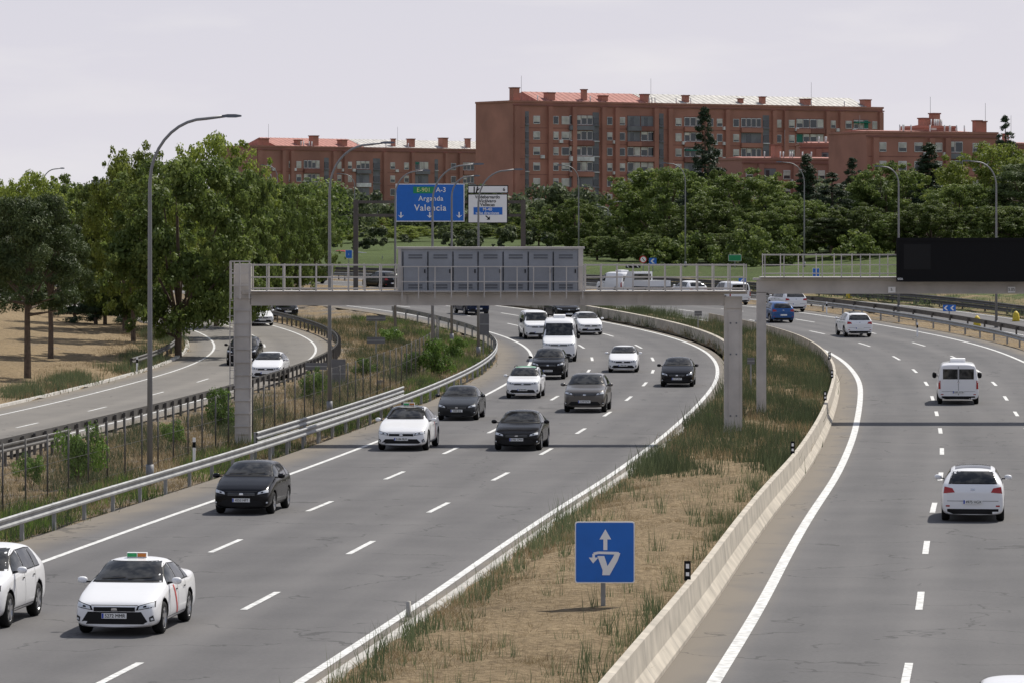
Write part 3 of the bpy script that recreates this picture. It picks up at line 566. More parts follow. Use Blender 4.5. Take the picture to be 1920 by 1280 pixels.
# ------------------------------------------------------------------ gantries
def gantry1():
    Yg=167.; s_=F/Yg; X=lambda px:(px-960)/s_; Z=lambda py:CH-(py-HY)/s_
    e_=empty('sign_gantry'); mb=MB()
    mb.box(X(441),X(471),Yg-.25,Yg+.3,-.3,Z(495),m_gant); mb.box(X(444),X(468),Yg-.29,Yg-.252,.3,Z(580),m_gant)
    for zz in np.arange(.6,6.6,.5): mb.box(X(439),X(473),Yg-.33,Yg-.295,zz,zz+.03,m_gant)
    for q_ in (433,441): mb.box(X(q_)-.02,X(q_)+.02,Yg-.6,Yg-.56,2.2,Z(490),m_gant)
    for zz in np.arange(2.2,7,.3): mb.box(X(433),X(441),Yg-.6,Yg-.57,zz,zz+.025,m_gant)
    mb.box(X(1358),X(1391),Yg-.25,Yg+.3,-.2,Z(560),m_gant); mb.box(X(1365),X(1385),Yg-.285,Yg-.253,.4,Z(585),m_gant); mb.box(X(1354),X(1395),Yg-.35,Yg+.4,-.1,.25,m_conc)
    for q_,zq in ((1369,1.),(1380,1.),(1369,3.4),(1380,3.4),(1369,4.6),(1380,4.6)): mb.box(X(q_)-.03,X(q_)+.03,Yg-.30,Yg-.287,zq,zq+.06,m_cabd)
    mb.box(X(470),X(1358),Yg-.25,Yg+.3,Z(571),Z(552),m_gant); mb.box(X(455),X(1400),Yg-.32,Yg+.36,Z(551.5),Z(547),m_gant); mb.box(X(472),X(1356),Yg-.28,Yg-.252,Z(573),Z(568),m_gant); mb.box(X(1358),X(1391),Yg-.3,Yg-.252,Z(578),Z(556),m_gant)
    for q_ in (757,1092,1200): mb.box(X(q_)-.12,X(q_)+.12,Yg-.31,Yg-.285,Z(572),Z(552),m_gant)
    mb.box(X(470),X(1400),Yg-.85,Yg+.9,Z(547)+.003,Z(545),m_gant)
    for yy in (Yg-.83,Yg+.88):
        for (a_,b_) in ((472,747),(1095,1397)) if yy<Yg else ((472,1397),):
            for zz,th in ((Z(497),.05),(Z(520),.035),(Z(541),.035)): mb.box(X(a_),X(b_),yy-.02,yy+.02,zz-th/2,zz+th/2,m_gant)
            n=int((b_-a_)/29); 
            for i in range(n+1): xx=X(a_+(b_-a_)*i/n); mb.box(xx-.025,xx+.025,yy-.027,yy+.027,Z(547),Z(495),m_gant)
    for xx in np.arange(X(755),X(1095),.64): mb.box(xx-.02,xx+.02,Yg-.86,Yg-.82,Z(560),Z(500),m_gant)
    for zz in (Z(500),Z(528)): mb.box(X(747),X(1095),Yg-.85,Yg-.81,zz-.02,zz+.02,m_gant)
    for q_ in (436,452,470): mb.box(X(q_)-.03,X(q_)+.03,Yg-.83,Yg-.78,Z(560),Z(489),m_gant)
    for zz in (Z(490),Z(512),Z(535)): mb.box(X(434),X(472),Yg-.84,Yg-.785,zz-.025,zz+.025,m_gant)
    mb.obj('structure',e_)
    mb=MB(); mb.box(X(747),X(1093),Yg-.55,Yg+.55,Z(548),Z(467),m_cab); mb.box(X(744),X(1096),Yg-.62,Yg+.62,Z(467)+.002,Z(463),m_gant)
    n=7
    for i in range(n):
        a0=X(756)+(X(1084)-X(756))*i/n; a1=X(756)+(X(1084)-X(756))*(i+1)/n
        mb.box(a0+.04,a1-.04,Yg-.58,Yg-.553,Z(545),Z(474),m_cab); 
        for q0,q1 in ((477,480),(482,485),(533,536),(538,541)): mb.box(a0+.22,a1-.22,Yg-.60,Yg-.583,Z(q1),Z(q0),m_cabd)
        mb.box(a1-.14,a1-.10,Yg-.62,Yg-.583,Z(512),Z(505),m_black); mb.box(a0-.015,a0+.015,Yg-.562,Yg-.552,Z(546),Z(472),m_black)
    mb.box(X(1084),X(1093),Yg-.6,Yg-.553,Z(548),Z(467),m_gant); mb.box(X(747),X(753),Yg-.6,Yg-.553,Z(548),Z(467),m_gant)
    mb.obj('control_cabinet',e_)
gantry1()
def gantry2():
    Yg=186.; s_=F/Yg; X=lambda px:(px-960)/s_; Z=lambda py:CH-(py-HY)/s_
    e_=empty('sign_gantry'); mb=MB()
    mb.box(X(1419),X(1436),Yg-.25,Yg+.3,-.2,Z(548),m_gant); mb.box(X(1412),X(1443),Yg-.35,Yg+.4,-.1,.22,m_conc)
    mb.box(X(1419),X(2140),Yg-.25,Yg+.3,Z(549),Z(526),m_gant); mb.box(X(1412),X(2140),Yg-.31,Yg+.36,Z(525.5),Z(521.5),m_gant); mb.box(X(1440),X(2140),Yg-.27,Yg-.252,Z(551),Z(545),m_gant)
    mb.box(X(2130),X(2150),Yg-.26,Yg+.32,-.2,Z(520),m_gant)
    mb.box(X(1425),X(2140),Yg-.85,Yg+.9,Z(521)+.003,Z(519),m_gant)
    for yy in (Yg-.83,Yg+.88):
        a_,b_=(1432,1682) if yy<Yg else (1432,2140)
        for zz,th in ((Z(478),.05),(Z(497),.03),(Z(513),.03)): mb.box(X(a_),X(b_),yy-.02,yy+.02,zz-th/2,zz+th/2,m_gant)
        n=int((b_-a_)/33)
        for i in range(n+1): xx=X(a_+(b_-a_)*i/n); mb.box(xx-.022,xx+.022,yy-.027,yy+.027,Z(520),Z(476),m_gant)
    mb.obj('structure',e_)
    mb=MB(); mb.box(X(1679),X(2100),Yg-1.2,Yg-.4,Z(526),Z(449),m_black); mb.box(X(1676),X(2103),Yg-1.23,Yg-1.203,Z(528),Z(521),m_black); mb.box(X(1676),X(2103),Yg-1.23,Yg-1.203,Z(452),Z(446),m_black); mb.box(X(1676),X(1682),Yg-1.23,Yg-1.203,Z(521),Z(452),m_black)
    mb.box(X(1690),X(1740),Yg-1.215,Yg-1.203,Z(505),Z(458),m_screen)
    mb.obj('display_panel',e_)
    text('SISA',.13,(X(1683),Yg-1.25,Z(523)),m_swhite,e_,bold=.01)
    for q_,t_ in ((1671,'5.'),(1895,'5.05')):
        mb=MB(); mb.box(X(q_)-.16,X(q_)+.16,Yg-.34,Yg-.32,Z(549),Z(538),m_swhite); mb.obj('label',e_); text(t_,.17,(X(q_),Yg-.345,Z(543.5)),m_black,e_)
gantry2()
# ------------------------------------------------------------------ street lamps
def street_lamp(x,y,zb,h,arm,side,r=.10,yaw=0.):
    e_=empty('street_lamp',(x,y,zb)); e_.rotation_euler=(0,0,yaw); mb=MB()
    hs=h-arm*.75; pts=[(0,0,-.2),(0,0,hs*.5),(0,0,hs)]; rr=[r,r*.8,r*.6]
    for a_ in np.linspace(.15,1,9): 
        an=a_*math.pi/2; pts.append((side*(arm*.62)*(1-math.cos(an)),0,hs+(h-hs)*math.sin(an)*.96)); rr.append(r*.5)
    pts.append((side*arm*.85,0,h)); rr.append(r*.45)
    mb.tube(pts,rr,m_lamp,10); mb.tube([(0,0,-.1),(0,0,.5)],r*1.35,m_lamp,10)
    a0,a1=sorted((side*arm*.80,side*(arm+.05)))
    P=[]; 
    for (xx,hw,z0,z1) in ((a0,.06,-.03,.03),(a0+(a1-a0)*.3,.13,-.05,.06),(a0+(a1-a0)*.7,.14,-.05,.06),(a1,.07,-.02,.03)): P+= [(xx,-hw,h+z0),(xx,hw,h+z0),(xx,hw*.7,h+z1),(xx,-hw*.7,h+z1)]
    fs=[(0,3,2,1),(12,13,14,15)]
    for i in range(3):
        for j in range(4): fs.append((i*4+j,i*4+(j+1)%4,(i+1)*4+(j+1)%4,(i+1)*4+j))
    mb.add(P,fs,m_cabd); mb.obj('pole_and_lantern',e_)
for px,pyb,pt,arm,sd in ((281,898,218,3.,1),(618,772,268,2.9,1),(811,690,308,2.9,1),(897,665,318,2.7,1),(741,632,320,2.3,1),(847,640,330,1.8,1),(1868,615,302,2.3,-1),(1685,585,312,1.8,-1)):
    X,Y=ground_at(px,pyb); zb=float(prof(Y)); street_lamp(X,Y,zb,z_(pt,Y)-zb,arm,sd)
for px,Y,pt,arm,sd in ((1508,400,304,2.6,-1),(1285,405,306,2.3,-1),(1085,420,310,2.1,-1),(1145,520,388,1.6,-1),(1470,560,345,2,-1),(665,480,326,2,-1),(80,360,316,1.8,1),(1140,560,378,1.8,1),(520,520,310,2.,-1)):
    X=(px-960)/F*Y; zb=tz(X,Y); street_lamp(X,Y,zb,z_(pt,Y)-zb,arm,sd,.085)
# ------------------------------------------------------------------ overhead direction signs
def direction_gantry():
    Yg=352.; s_=F/Yg; X=lambda px:(px-960)/s_; Z=lambda py:CH-(py-HY)/s_
    e_=empty('direction_sign_gantry'); mb=MB(); m_r=M('gantry_dark_steel',(.10,.085,.075),.7,ns=1,na=.2)
    for q_ in (667,981): mb.box(X(q_)-.2,X(q_)+.2,Yg-.1,Yg+.3,1.5,Z(375),m_r)
    for q_ in (379,404): mb.box(X(667),X(985),Yg-.05,Yg+.25,Z(q_)-.12,Z(q_)+.12,m_r)
    mb.obj('frame',e_)
    mb=MB(); yf=Yg-.4
    def panel(x0,x1,y0,y1,m1,m2,bw=.07):
        mb.box(X(x0),X(x1),yf,yf+.12,Z(y1),Z(y0),m2); mb.box(X(x0)+bw,X(x1)-bw,yf-.012,yf-.002,Z(y1)+bw,Z(y0)-bw,m1)
    panel(742,871,345,416,m_blue,m_swhite); panel(877,953,348,363,m_swhite,m_black); panel(877,952,364,419,m_swhite,m_black)
    mb.box(X(775),X(814),yf-.03,yf-.014,Z(363),Z(350.5),m_sgreen); mb.box(X(888),X(942),yf-.03,yf-.014,Z(403),Z(389),m_blue)
    for q_ in (752,806,861):
        c=X(q_); z0=Z(408); mb.poly_xz([(c-.05,Z(398)),(c-.05,z0+.12),(c-.26,z0+.2),(c,z0-.04),(c+.26,z0+.2),(c+.05,z0+.12),(c+.05,Z(398))][::-1],yf-.02,m_swhite,.006)
    c=X(914); z0=Z(408); mb.stroke_xz([(c-.15,z0+.14),(c+.12,z0-.1)],.09,yf-.02,m_black); mb.poly_xz([(c+.2,z0-.2),(c+.2,z0+.08),(c-.08,z0-.2)],yf-.02,m_black,.005)
    c=X(891); z0=Z(356); mb.stroke_xz([(c-.08,z0-.25),(c-.08,z0+.25)],.1,yf-.02,m_black); mb.stroke_xz([(c+.1,z0-.25),(c+.2,z0+.25)],.1,yf-.024,m_black); mb.stroke_xz([(c+.1,z0-.15),(c+.35,z0+.1)],.08,yf-.027,m_black)
    mb.obj('panels',e_)
    def tx(b,sz,px,py,m,bold=.012,**k2): text(b,sz,(X(px),yf-.035,Z(py)),m,e_,bold=bold,**k2)
    tx('E-901',.50,794.5,356.8,m_pale,bold=0); tx('A-3',.56,827,356.8,m_swhite); tx('Arganda',.56,808,373,m_swhite,sp=1.1); tx('Valencia',.72,807,390.5,m_swhite,sp=1.1)
    tx('6',.4,945,356,m_black); tx('Valdebernardo',.38,914,370,m_black,sx=.9); tx('Vicálvaro',.38,914,377.5,m_black); tx('Vallecas',.38,914,384.5,m_black)
    tx('M-40',.36,914,393,m_swhite); tx('todas direcciones',.32,914,400,m_swhite,sx=.85)
direction_gantry()
def median_sign():
    X,Y=ground_at(1131,1160); s_=F/Y; Zf=lambda py:CH-(py-HY)/s_; Xf=lambda px:(px-960)/s_; e_=empty('traffic_sign',(0,0,0)); mb=MB()
    mb.box(X-.05,X+.05,Y+.02,Y+.09,-.1,Zf(985),m_galv); x0,x1,z0,z1=Xf(1078),Xf(1190),Zf(1092),Zf(977)
    def rr(x0,x1,z0,z1,r):
        P=[]
        for cx,cz,a0 in ((x1-r,z1-r,0),(x0+r,z1-r,90),(x0+r,z0+r,180),(x1-r,z0+r,270)):
            for i in range(5): a_=math.radians(a0+i*22.5); P.append((cx+r*math.cos(a_),cz+r*math.sin(a_)))
        return P[::-1]
    mb.poly_xz(rr(x0,x1,z0,z1,.05),Y-.02,m_swhite,.035); mb.poly_xz(rr(x0+.022,x1-.022,z0+.022,z1-.022,.04),Y-.024,m_blue,.003)
    yf=Y-.03; P=lambda a_,b_:(Xf(a_),Zf(b_))
    mb.stroke_xz([P(1135,1030),P(1135,1006)],.085,yf,m_swhite); mb.poly_xz([P(1124,1010),P(1146,1010),P(1135,991)],yf,m_swhite,.004)
    mb.stroke_xz([P(1113,1048),P(1113,1037),P(1122,1035),P(1160,1036)],.055,yf,m_swhite)
    mb.poly_xz([P(1104,1044),P(1122,1044),P(1112,1055)],yf-.006,m_swhite,.004)
    mb.poly_xz([P(1154,1033),P(1163,1036),P(1158,1050),P(1143,1077),P(1129,1077),P(1130,1068),P(1120,1041),P(1133,1041),P(1139,1060),P(1150,1042)],yf-.009,m_swhite,.004)
    mb.obj('panel_and_post',e_)
median_sign()
def small_sign(name,px,py,wpx,hpx,Y,mat,shape='rect',txt=None):
    s_=F/Y; X=(px-960)/s_; Zc=CH-(py-HY)/s_; wd=wpx/s_; h=hpx/s_; zb=tz(X,Y); e_=empty(name,(X,Y,zb)); mb=MB(); zc=Zc-zb
    mb.box(-.04,.04,.02,.1,-.3,max(zc,.3),m_galv)
    if shape=='rect': mb.box(-wd/2,wd/2,-.03,.015,zc-h/2,zc+h/2,m_swhite); mb.box(-wd/2+.03,wd/2-.03,-.04,-.032,zc-h/2+.03,zc+h/2-.03,mat)
    if shape=='back': mb.box(-wd/2,wd/2,-.03,.015,zc-h/2,zc+h/2,mat); mb.box(-wd/2,wd/2,-.045,-.032,zc-.03,zc+.03,m_galv)
    if shape=='disc':
        for r,m,y in ((wd/2,m_sred,-.03),(wd/2*.74,m_swhite,-.04)): mb.poly_xz([(r*math.cos(-i*.3142),zc+r*math.sin(-i*.3142)) for i in range(20)],y,m,.006)
        mb.stroke_xz([(-.1,zc+.15),(.12,zc-.15)],.06,-.046,m_black)
    if shape=='chev':
        mb.box(-wd/2,wd/2,-.03,.015,zc-h/2,zc+h/2,mat); n=max(1,int(wd/h/1.0))
        for i in range(n):
            c=-wd/2+wd*(i+.5)/n; g=h*.36; mb.poly_xz([(c-g,zc),(c,zc+g),(c+g*.8,zc+g),(c-g*.2,zc),(c+g*.8,zc-g),(c,zc-g)],-.04,m_swhite,.006)
    mb.obj('panel_and_post',e_)
    if txt: text(txt,h*.4,(0,-.05,zc),m_swhite,e_)
small_sign('bus_stop_sign',654,477,13,16,430,m_blue,txt='i')
small_sign('speed_limit_sign',1206,487,14,14,395,m_sred,'disc'); small_sign('chevron_sign',1187,499,28,8,398,m_black,'chev'); small_sign('chevron_sign',1224,490,14,12,400,m_blue,'chev')
small_sign('chevron_sign',1780,578,24,12,305,m_blue,'chev'); small_sign('chevron_sign',717,494,18,6,440,m_black,'chev'); small_sign('direction_sign',1378,484,24,12,400,m_sgreen); small_sign('parking_sign',1530,513,13,20,360,m_blue); small_sign('chevron_sign',1392,527,14,10,352,m_blue,'chev')
for px,py,wp,hp,Y in ((593,686,40,13,222),(634,700,28,54,226),(705,597,36,10,270),(705,638,34,12,262),(906,608,22,40,262),(1309,588,14,9,285),(1408,676,14,12,212),(714,719,14,14,225),(445,600,12,16,300)): small_sign('sign_back_view',px,py,wp,hp,Y,m_sgrey,'back')
for px,py in ((1592,562),(1832,612),(1905,603)):
    X,Y=ground_at(px,py); mb=MB(); mb.tube([(0,0,0),(0,0,.1),(0,0,.55),(0,0,.75)],[.28,.27,.22,.06],m_yel,10); mb.obj('crash_cushion_marker',loc=(X,Y,float(prof(Y))))
# ------------------------------------------------------------------ vehicles
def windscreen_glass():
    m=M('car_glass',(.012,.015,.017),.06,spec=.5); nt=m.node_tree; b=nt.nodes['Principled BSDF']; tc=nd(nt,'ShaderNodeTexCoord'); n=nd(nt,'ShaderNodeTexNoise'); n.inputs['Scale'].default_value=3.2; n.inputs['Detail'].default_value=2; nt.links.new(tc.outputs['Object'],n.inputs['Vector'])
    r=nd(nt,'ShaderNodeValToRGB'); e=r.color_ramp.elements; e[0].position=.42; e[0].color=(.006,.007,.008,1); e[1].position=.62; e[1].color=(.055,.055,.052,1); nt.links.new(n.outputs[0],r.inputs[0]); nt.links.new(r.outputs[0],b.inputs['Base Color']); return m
m_cglass=windscreen_glass(); m_trim=M('black_trim',(.008,.008,.009),.55,spec=.25); m_tyre=M('tyre_rubber',(.015,.015,.015),.8,spec=.2); m_rim=M('alloy_rim',(.42,.42,.43),.3,metal=.8)
m_rimd=M('alloy_rim_dark',(.07,.07,.07),.35,metal=.6); m_head=M('headlamp_lens',(.68,.70,.72),.15,spec=.8); m_tail=M('tail_lamp_red',(.36,.012,.012),.2,spec=.6); m_plate=M('number_plate',(.8,.8,.78),.5); m_chrome=M('chrome',(.6,.6,.6),.2,metal=1.)
m_stripe=M('taxi_stripe_red',(.55,.04,.03),.4); m_tgreen=M('taxi_light_green',(.03,.4,.12),.4); m_or=M('orange_plastic',(.6,.2,.03),.5); m_seam=M('panel_gap',(.03,.03,.03),.7); m_blu=M('plate_blue',(.02,.06,.4),.5)
P_white=paint('white',(.80,.80,.805)); P_black=paint('black',(.004,.004,.005),rough=.16,coat=0.,spec=.28); P_grey=paint('dark_grey',(.022,.024,.027),rough=.2,coat=0.,spec=.35); P_taupe=paint('taupe',(.115,.105,.095),.5); P_blue=paint('blue',(.01,.08,.26),.3); P_red=paint('red',(.4,.02,.02)); P_green=paint('green',(.05,.35,.12)); P_navy=paint('navy',(.008,.018,.05),.0,rough=.2,coat=0.,spec=.35)
SPEC={
'sedan':dict(L=4.62,W=1.79,H=1.45,belt=.94,zb=.17,top=[(0,.60),(.02,.70),(.07,.78),(.15,.88),(.24,.96),(.285,1.00),(.36,1.23),(.43,1.39),(.5,1.45),(.6,1.45),(.7,1.39),(.78,1.25),(.84,1.13),(.9,1.10),(.97,1.06),(1,.9)],
  sw=[(.305,.425,.495,.495),(.51,.51,.68,.66),(.69,.68,.765,.71)],wb=(.195,.78),rw=(1.14,1.37,.40,.31),wr=.33,wt=.69),
'hatch':dict(L=4.05,W=1.74,H=1.48,belt=.98,zb=.17,top=[(0,.62),(.02,.74),(.08,.85),(.16,.95),(.23,1.02),(.27,1.06),(.35,1.28),(.42,1.42),(.5,1.48),(.65,1.48),(.8,1.44),(.89,1.37),(.95,1.15),(.985,.98),(1,.8)],
  sw=[(.29,.41,.50,.50),(.515,.515,.74,.72),(.755,.74,.84,.79)],wb=(.20,.82),rw=(1.03,1.36,.38,.32),wr=.315,wt=.70),
'suv':dict(L=4.42,W=1.84,H=1.62,belt=1.06,zb=.22,top=[(0,.76),(.02,.90),(.07,.99),(.15,1.05),(.23,1.10),(.27,1.14),(.34,1.38),(.41,1.55),(.5,1.62),(.7,1.62),(.84,1.57),(.91,1.48),(.96,1.25),(.985,1.08),(1,.85)],
  sw=[(.29,.40,.50,.50),(.515,.515,.72,.71),(.735,.72,.84,.80)],wb=(.195,.80),rw=(1.12,1.47,.39,.33),wr=.36,wt=.72),
'crossover':dict(L=4.75,W=1.92,H=1.61,belt=1.02,zb=.19,top=[(0,.62),(.02,.74),(.07,.86),(.14,.97),(.21,1.06),(.25,1.10),(.33,1.35),(.42,1.54),(.5,1.61),(.6,1.60),(.72,1.53),(.83,1.38),(.91,1.23),(.97,1.12),(1,.9)],
  sw=[(.28,.40,.50,.50),(.515,.515,.70,.68),(.71,.695,.83,.75)],wb=(.185,.80),rw=(1.2,1.45,.36,.3),wr=.36,wt=.68),
'bigvan':dict(L=5.55,W=2.07,H=2.48,belt=1.36,zb=.24,top=[(0,.95),(.02,1.12),(.07,1.25),(.13,1.38),(.165,1.5),(.21,1.85),(.26,2.2),(.30,2.38),(.36,2.46),(.6,2.48),(.9,2.48),(.98,2.44),(1,2.36)],
  sw=[(.19,.25,.36,.36)],wb=(.17,.80),rw=(1.4,2.1,.40,.38),wr=.36,wt=.84),
'van':dict(L=5.0,W=1.95,H=1.96,belt=1.16,zb=.22,top=[(0,.82),(.02,1.0),(.07,1.1),(.13,1.19),(.17,1.26),(.23,1.5),(.29,1.76),(.34,1.9),(.4,1.95),(.6,1.96),(.9,1.96),(.98,1.93),(1,1.86)],
  sw=[(.20,.285,.38,.38)],wb=(.18,.80),rw=(1.2,1.68,.39,.36),wr=.335,wt=.82),
'smallvan':dict(L=4.4,W=1.84,H=1.82,belt=1.12,zb=.20,top=[(0,.78),(.02,.94),(.07,1.03),(.15,1.1),(.21,1.17),(.28,1.45),(.35,1.7),(.4,1.79),(.6,1.82),(.9,1.81),(.98,1.76),(1,1.68)],
  sw=[(.24,.34,.45,.45),(.465,.465,.68,.68)],wb=(.19,.80),rw=(1.15,1.6,.38,.35),wr=.33,wt=.80)}
def ev(o):
    dg=bpy.context.evaluated_depsgraph_get(); return bpy.data.meshes.new_from_object(o.evaluated_get(dg))
BC={}
def body(kind):
    if kind in BC: return BC[kind]
    S=SPEC[kind]; tt,zz=zip(*S['top']); ts=sorted(set(list(tt)+[.045,.11,.19,.32,.39,.46,.55,.65,.75]))
    L_,W_=S['L'],S['W']; V=[];Fc=[]; isvan=kind in('bigvan','van','smallvan')
    pw=lambda t: float(np.interp(t,[0,.02,.06,.13,.3,.85,.95,.985,1],[.80,.89,.95,.985,1,1,.975,.94,.90] if not isvan else [.84,.91,.96,.99,1,1,.995,.985,.965]))
    for t in ts:
        zt=float(np.interp(t,tt,zz)); w_=W_/2*pw(t); zs=min(S['belt']+.05*t,zt-.055); zb=S['zb']+(.03 if t<.03 or t>.97 else 0)
        c=min(1,max(0,(zt-zs-.055)/.3)); wt=w_*(S['wt']*c+.80*(1-c)); h=zs-zb; y=-L_/2+t*L_
        P=[(0,zb),(.8*w_,zb),(.955*w_,zb+.07),(w_,zb+.33*h),(.992*w_,zb+.72*h),(.955*w_,zs),(.955*w_*.45+wt*.55,zs+(zt-zs)*.5),(wt,zt-.10*c-.018*(1-c)),(.86*wt,zt-.035*c-.006),(.45*wt,zt-.004),(0,zt)]
        loop=[(x,y,z2) for x,z2 in P]+[(-x,y,z2) for x,z2 in P[-2:0:-1]]
        V+=loop
    n=20
    for i in range(len(ts)-1):
        for j in range(n): Fc.append((i*n+j,(i+1)*n+j,(i+1)*n+(j+1)%n,i*n+(j+1)%n))
    for base,fl in ((0,0),((len(ts)-1)*n,1)):
        caps=[(0,1,19)]+[(j,j+1,n-j-1,n-j) for j in range(1,9)]+[(9,10,11)]
        for c in caps:
            f=tuple(base+q for q in c); Fc.append(f if not fl else f[::-1])
    me=bpy.data.meshes.new(kind); me.from_pydata(V,[],Fc); me.materials.append(P_white); me.materials.append(m_trim)
    bm=bmesh.new(); bm.from_mesh(me); bmesh.ops.recalc_face_normals(bm,faces=bm.faces); bm.to_mesh(me); bm.free()
    ob=bpy.data.objects.new(kind,me); COL.objects.link(ob); md=ob.modifiers.new('s','SUBSURF'); md.levels=2; md.render_levels=2
    m1=ev(ob); ob.modifiers.clear(); ob.data=m1
    bvh=BVHTree.FromPolygons([v.co.copy() for v in m1.vertices],[tuple(p.vertices) for p in m1.polygons])
    cb=MB(); cb.mats=[P_white,m_trim]
    r=S['wr']+.05
    for t in S['wb']:
        for sd in (1,-1):
            x0,x1=sd*(W_/2-.30),sd*(W_/2+.3); y0=-L_/2+t*L_; N=28
            vs=[(x,y0+r*math.cos(2*math.pi*i/N),S['wr']+.02+r*math.sin(2*math.pi*i/N)) for x in (x0,x1) for i in range(N)]
            fs=[(i,(i+1)%N,N+(i+1)%N,N+i) for i in range(N)]+[tuple(range(N))[::-1],tuple(range(N,2*N))]
            cb.add(vs,fs,m_trim)
    cm=cb.mesh('cut'); bm=bmesh.new(); bm.from_mesh(cm); bmesh.ops.recalc_face_normals(bm,faces=bm.faces); bm.to_mesh(cm); bm.free()
    co=bpy.data.objects.new('cut',cm); COL.objects.link(co)
    md=ob.modifiers.new('b','BOOLEAN'); md.object=co; md.operation='DIFFERENCE'; md.solver='EXACT'
    bpy.context.view_layer.update(); m2=ev(ob)
    if len(m2.polygons)<500: m2=m1
    for p in m2.polygons: p.use_smooth=p.material_index==0
    bpy.data.objects.remove(ob); bpy.data.objects.remove(co)
    BC[kind]=(m2,bvh,S); return BC[kind]
def wheel_mesh(r,wd,rim):
    mb=MB(); N=28
    pr=[(r*.66,wd/2-.005),(r*.70,wd/2),(r*.92,wd/2-.005),(r*.985,wd/2-.03),(r,wd/2-.06),(r,-wd/2+.05),(r*.9,-wd/2)]
    vs=[(x,q*math.cos(2*math.pi*i/N),q*math.sin(2*math.pi*i/N)) for q,x in pr for i in range(N)]
    mb.add(vs,[(a*N+i,a*N+(i+1)%N,(a+1)*N+(i+1)%N,(a+1)*N+i) for a in range(len(pr)-1) for i in range(N)],m_tyre,True)
    pr=[(r*.70,wd/2-.002),(r*.65,wd/2-.015),(r*.62,wd/2-.07)]
    vs=[(x,q*math.cos(2*math.pi*i/N),q*math.sin(2*math.pi*i/N)) for q,x in pr for i in range(N)]
    mb.add(vs,[(a*N+i,a*N+(i+1)%N,(a+1)*N+(i+1)%N,(a+1)*N+i) for a in range(len(pr)-1) for i in range(N)],rim,True)
    mb.add([(wd/2-.075,r*.64*math.cos(2*math.pi*i/N),r*.64*math.sin(2*math.pi*i/N)) for i in range(N)],[tuple(range(N))],m_trim)
    for kx in range(5):
        R_=Matrix.Rotation(kx*2*math.pi/5,4,'X')
        mb.add([(wd/2-.02,-r*.09,0),(wd/2-.02,r*.09,0),(wd/2-.008,r*.13,r*.64),(wd/2-.008,-r*.13,r*.64),(wd/2-.06,-r*.09,0),(wd/2-.06,r*.09,0),(wd/2-.06,r*.13,r*.64),(wd/2-.06,-r*.13,r*.64)],[(0,1,2,3),(0,4,5,1),(1,5,6,2),(3,2,6,7),(0,3,7,4)],rim,T=R_)
    mb.add([(wd/2-.004,r*.14*math.cos(2*math.pi*i/10),r*.14*math.sin(2*math.pi*i/10)) for i in range(10)],[tuple(range(10))],rim)
    return mb.mesh('wheel')
WC={}
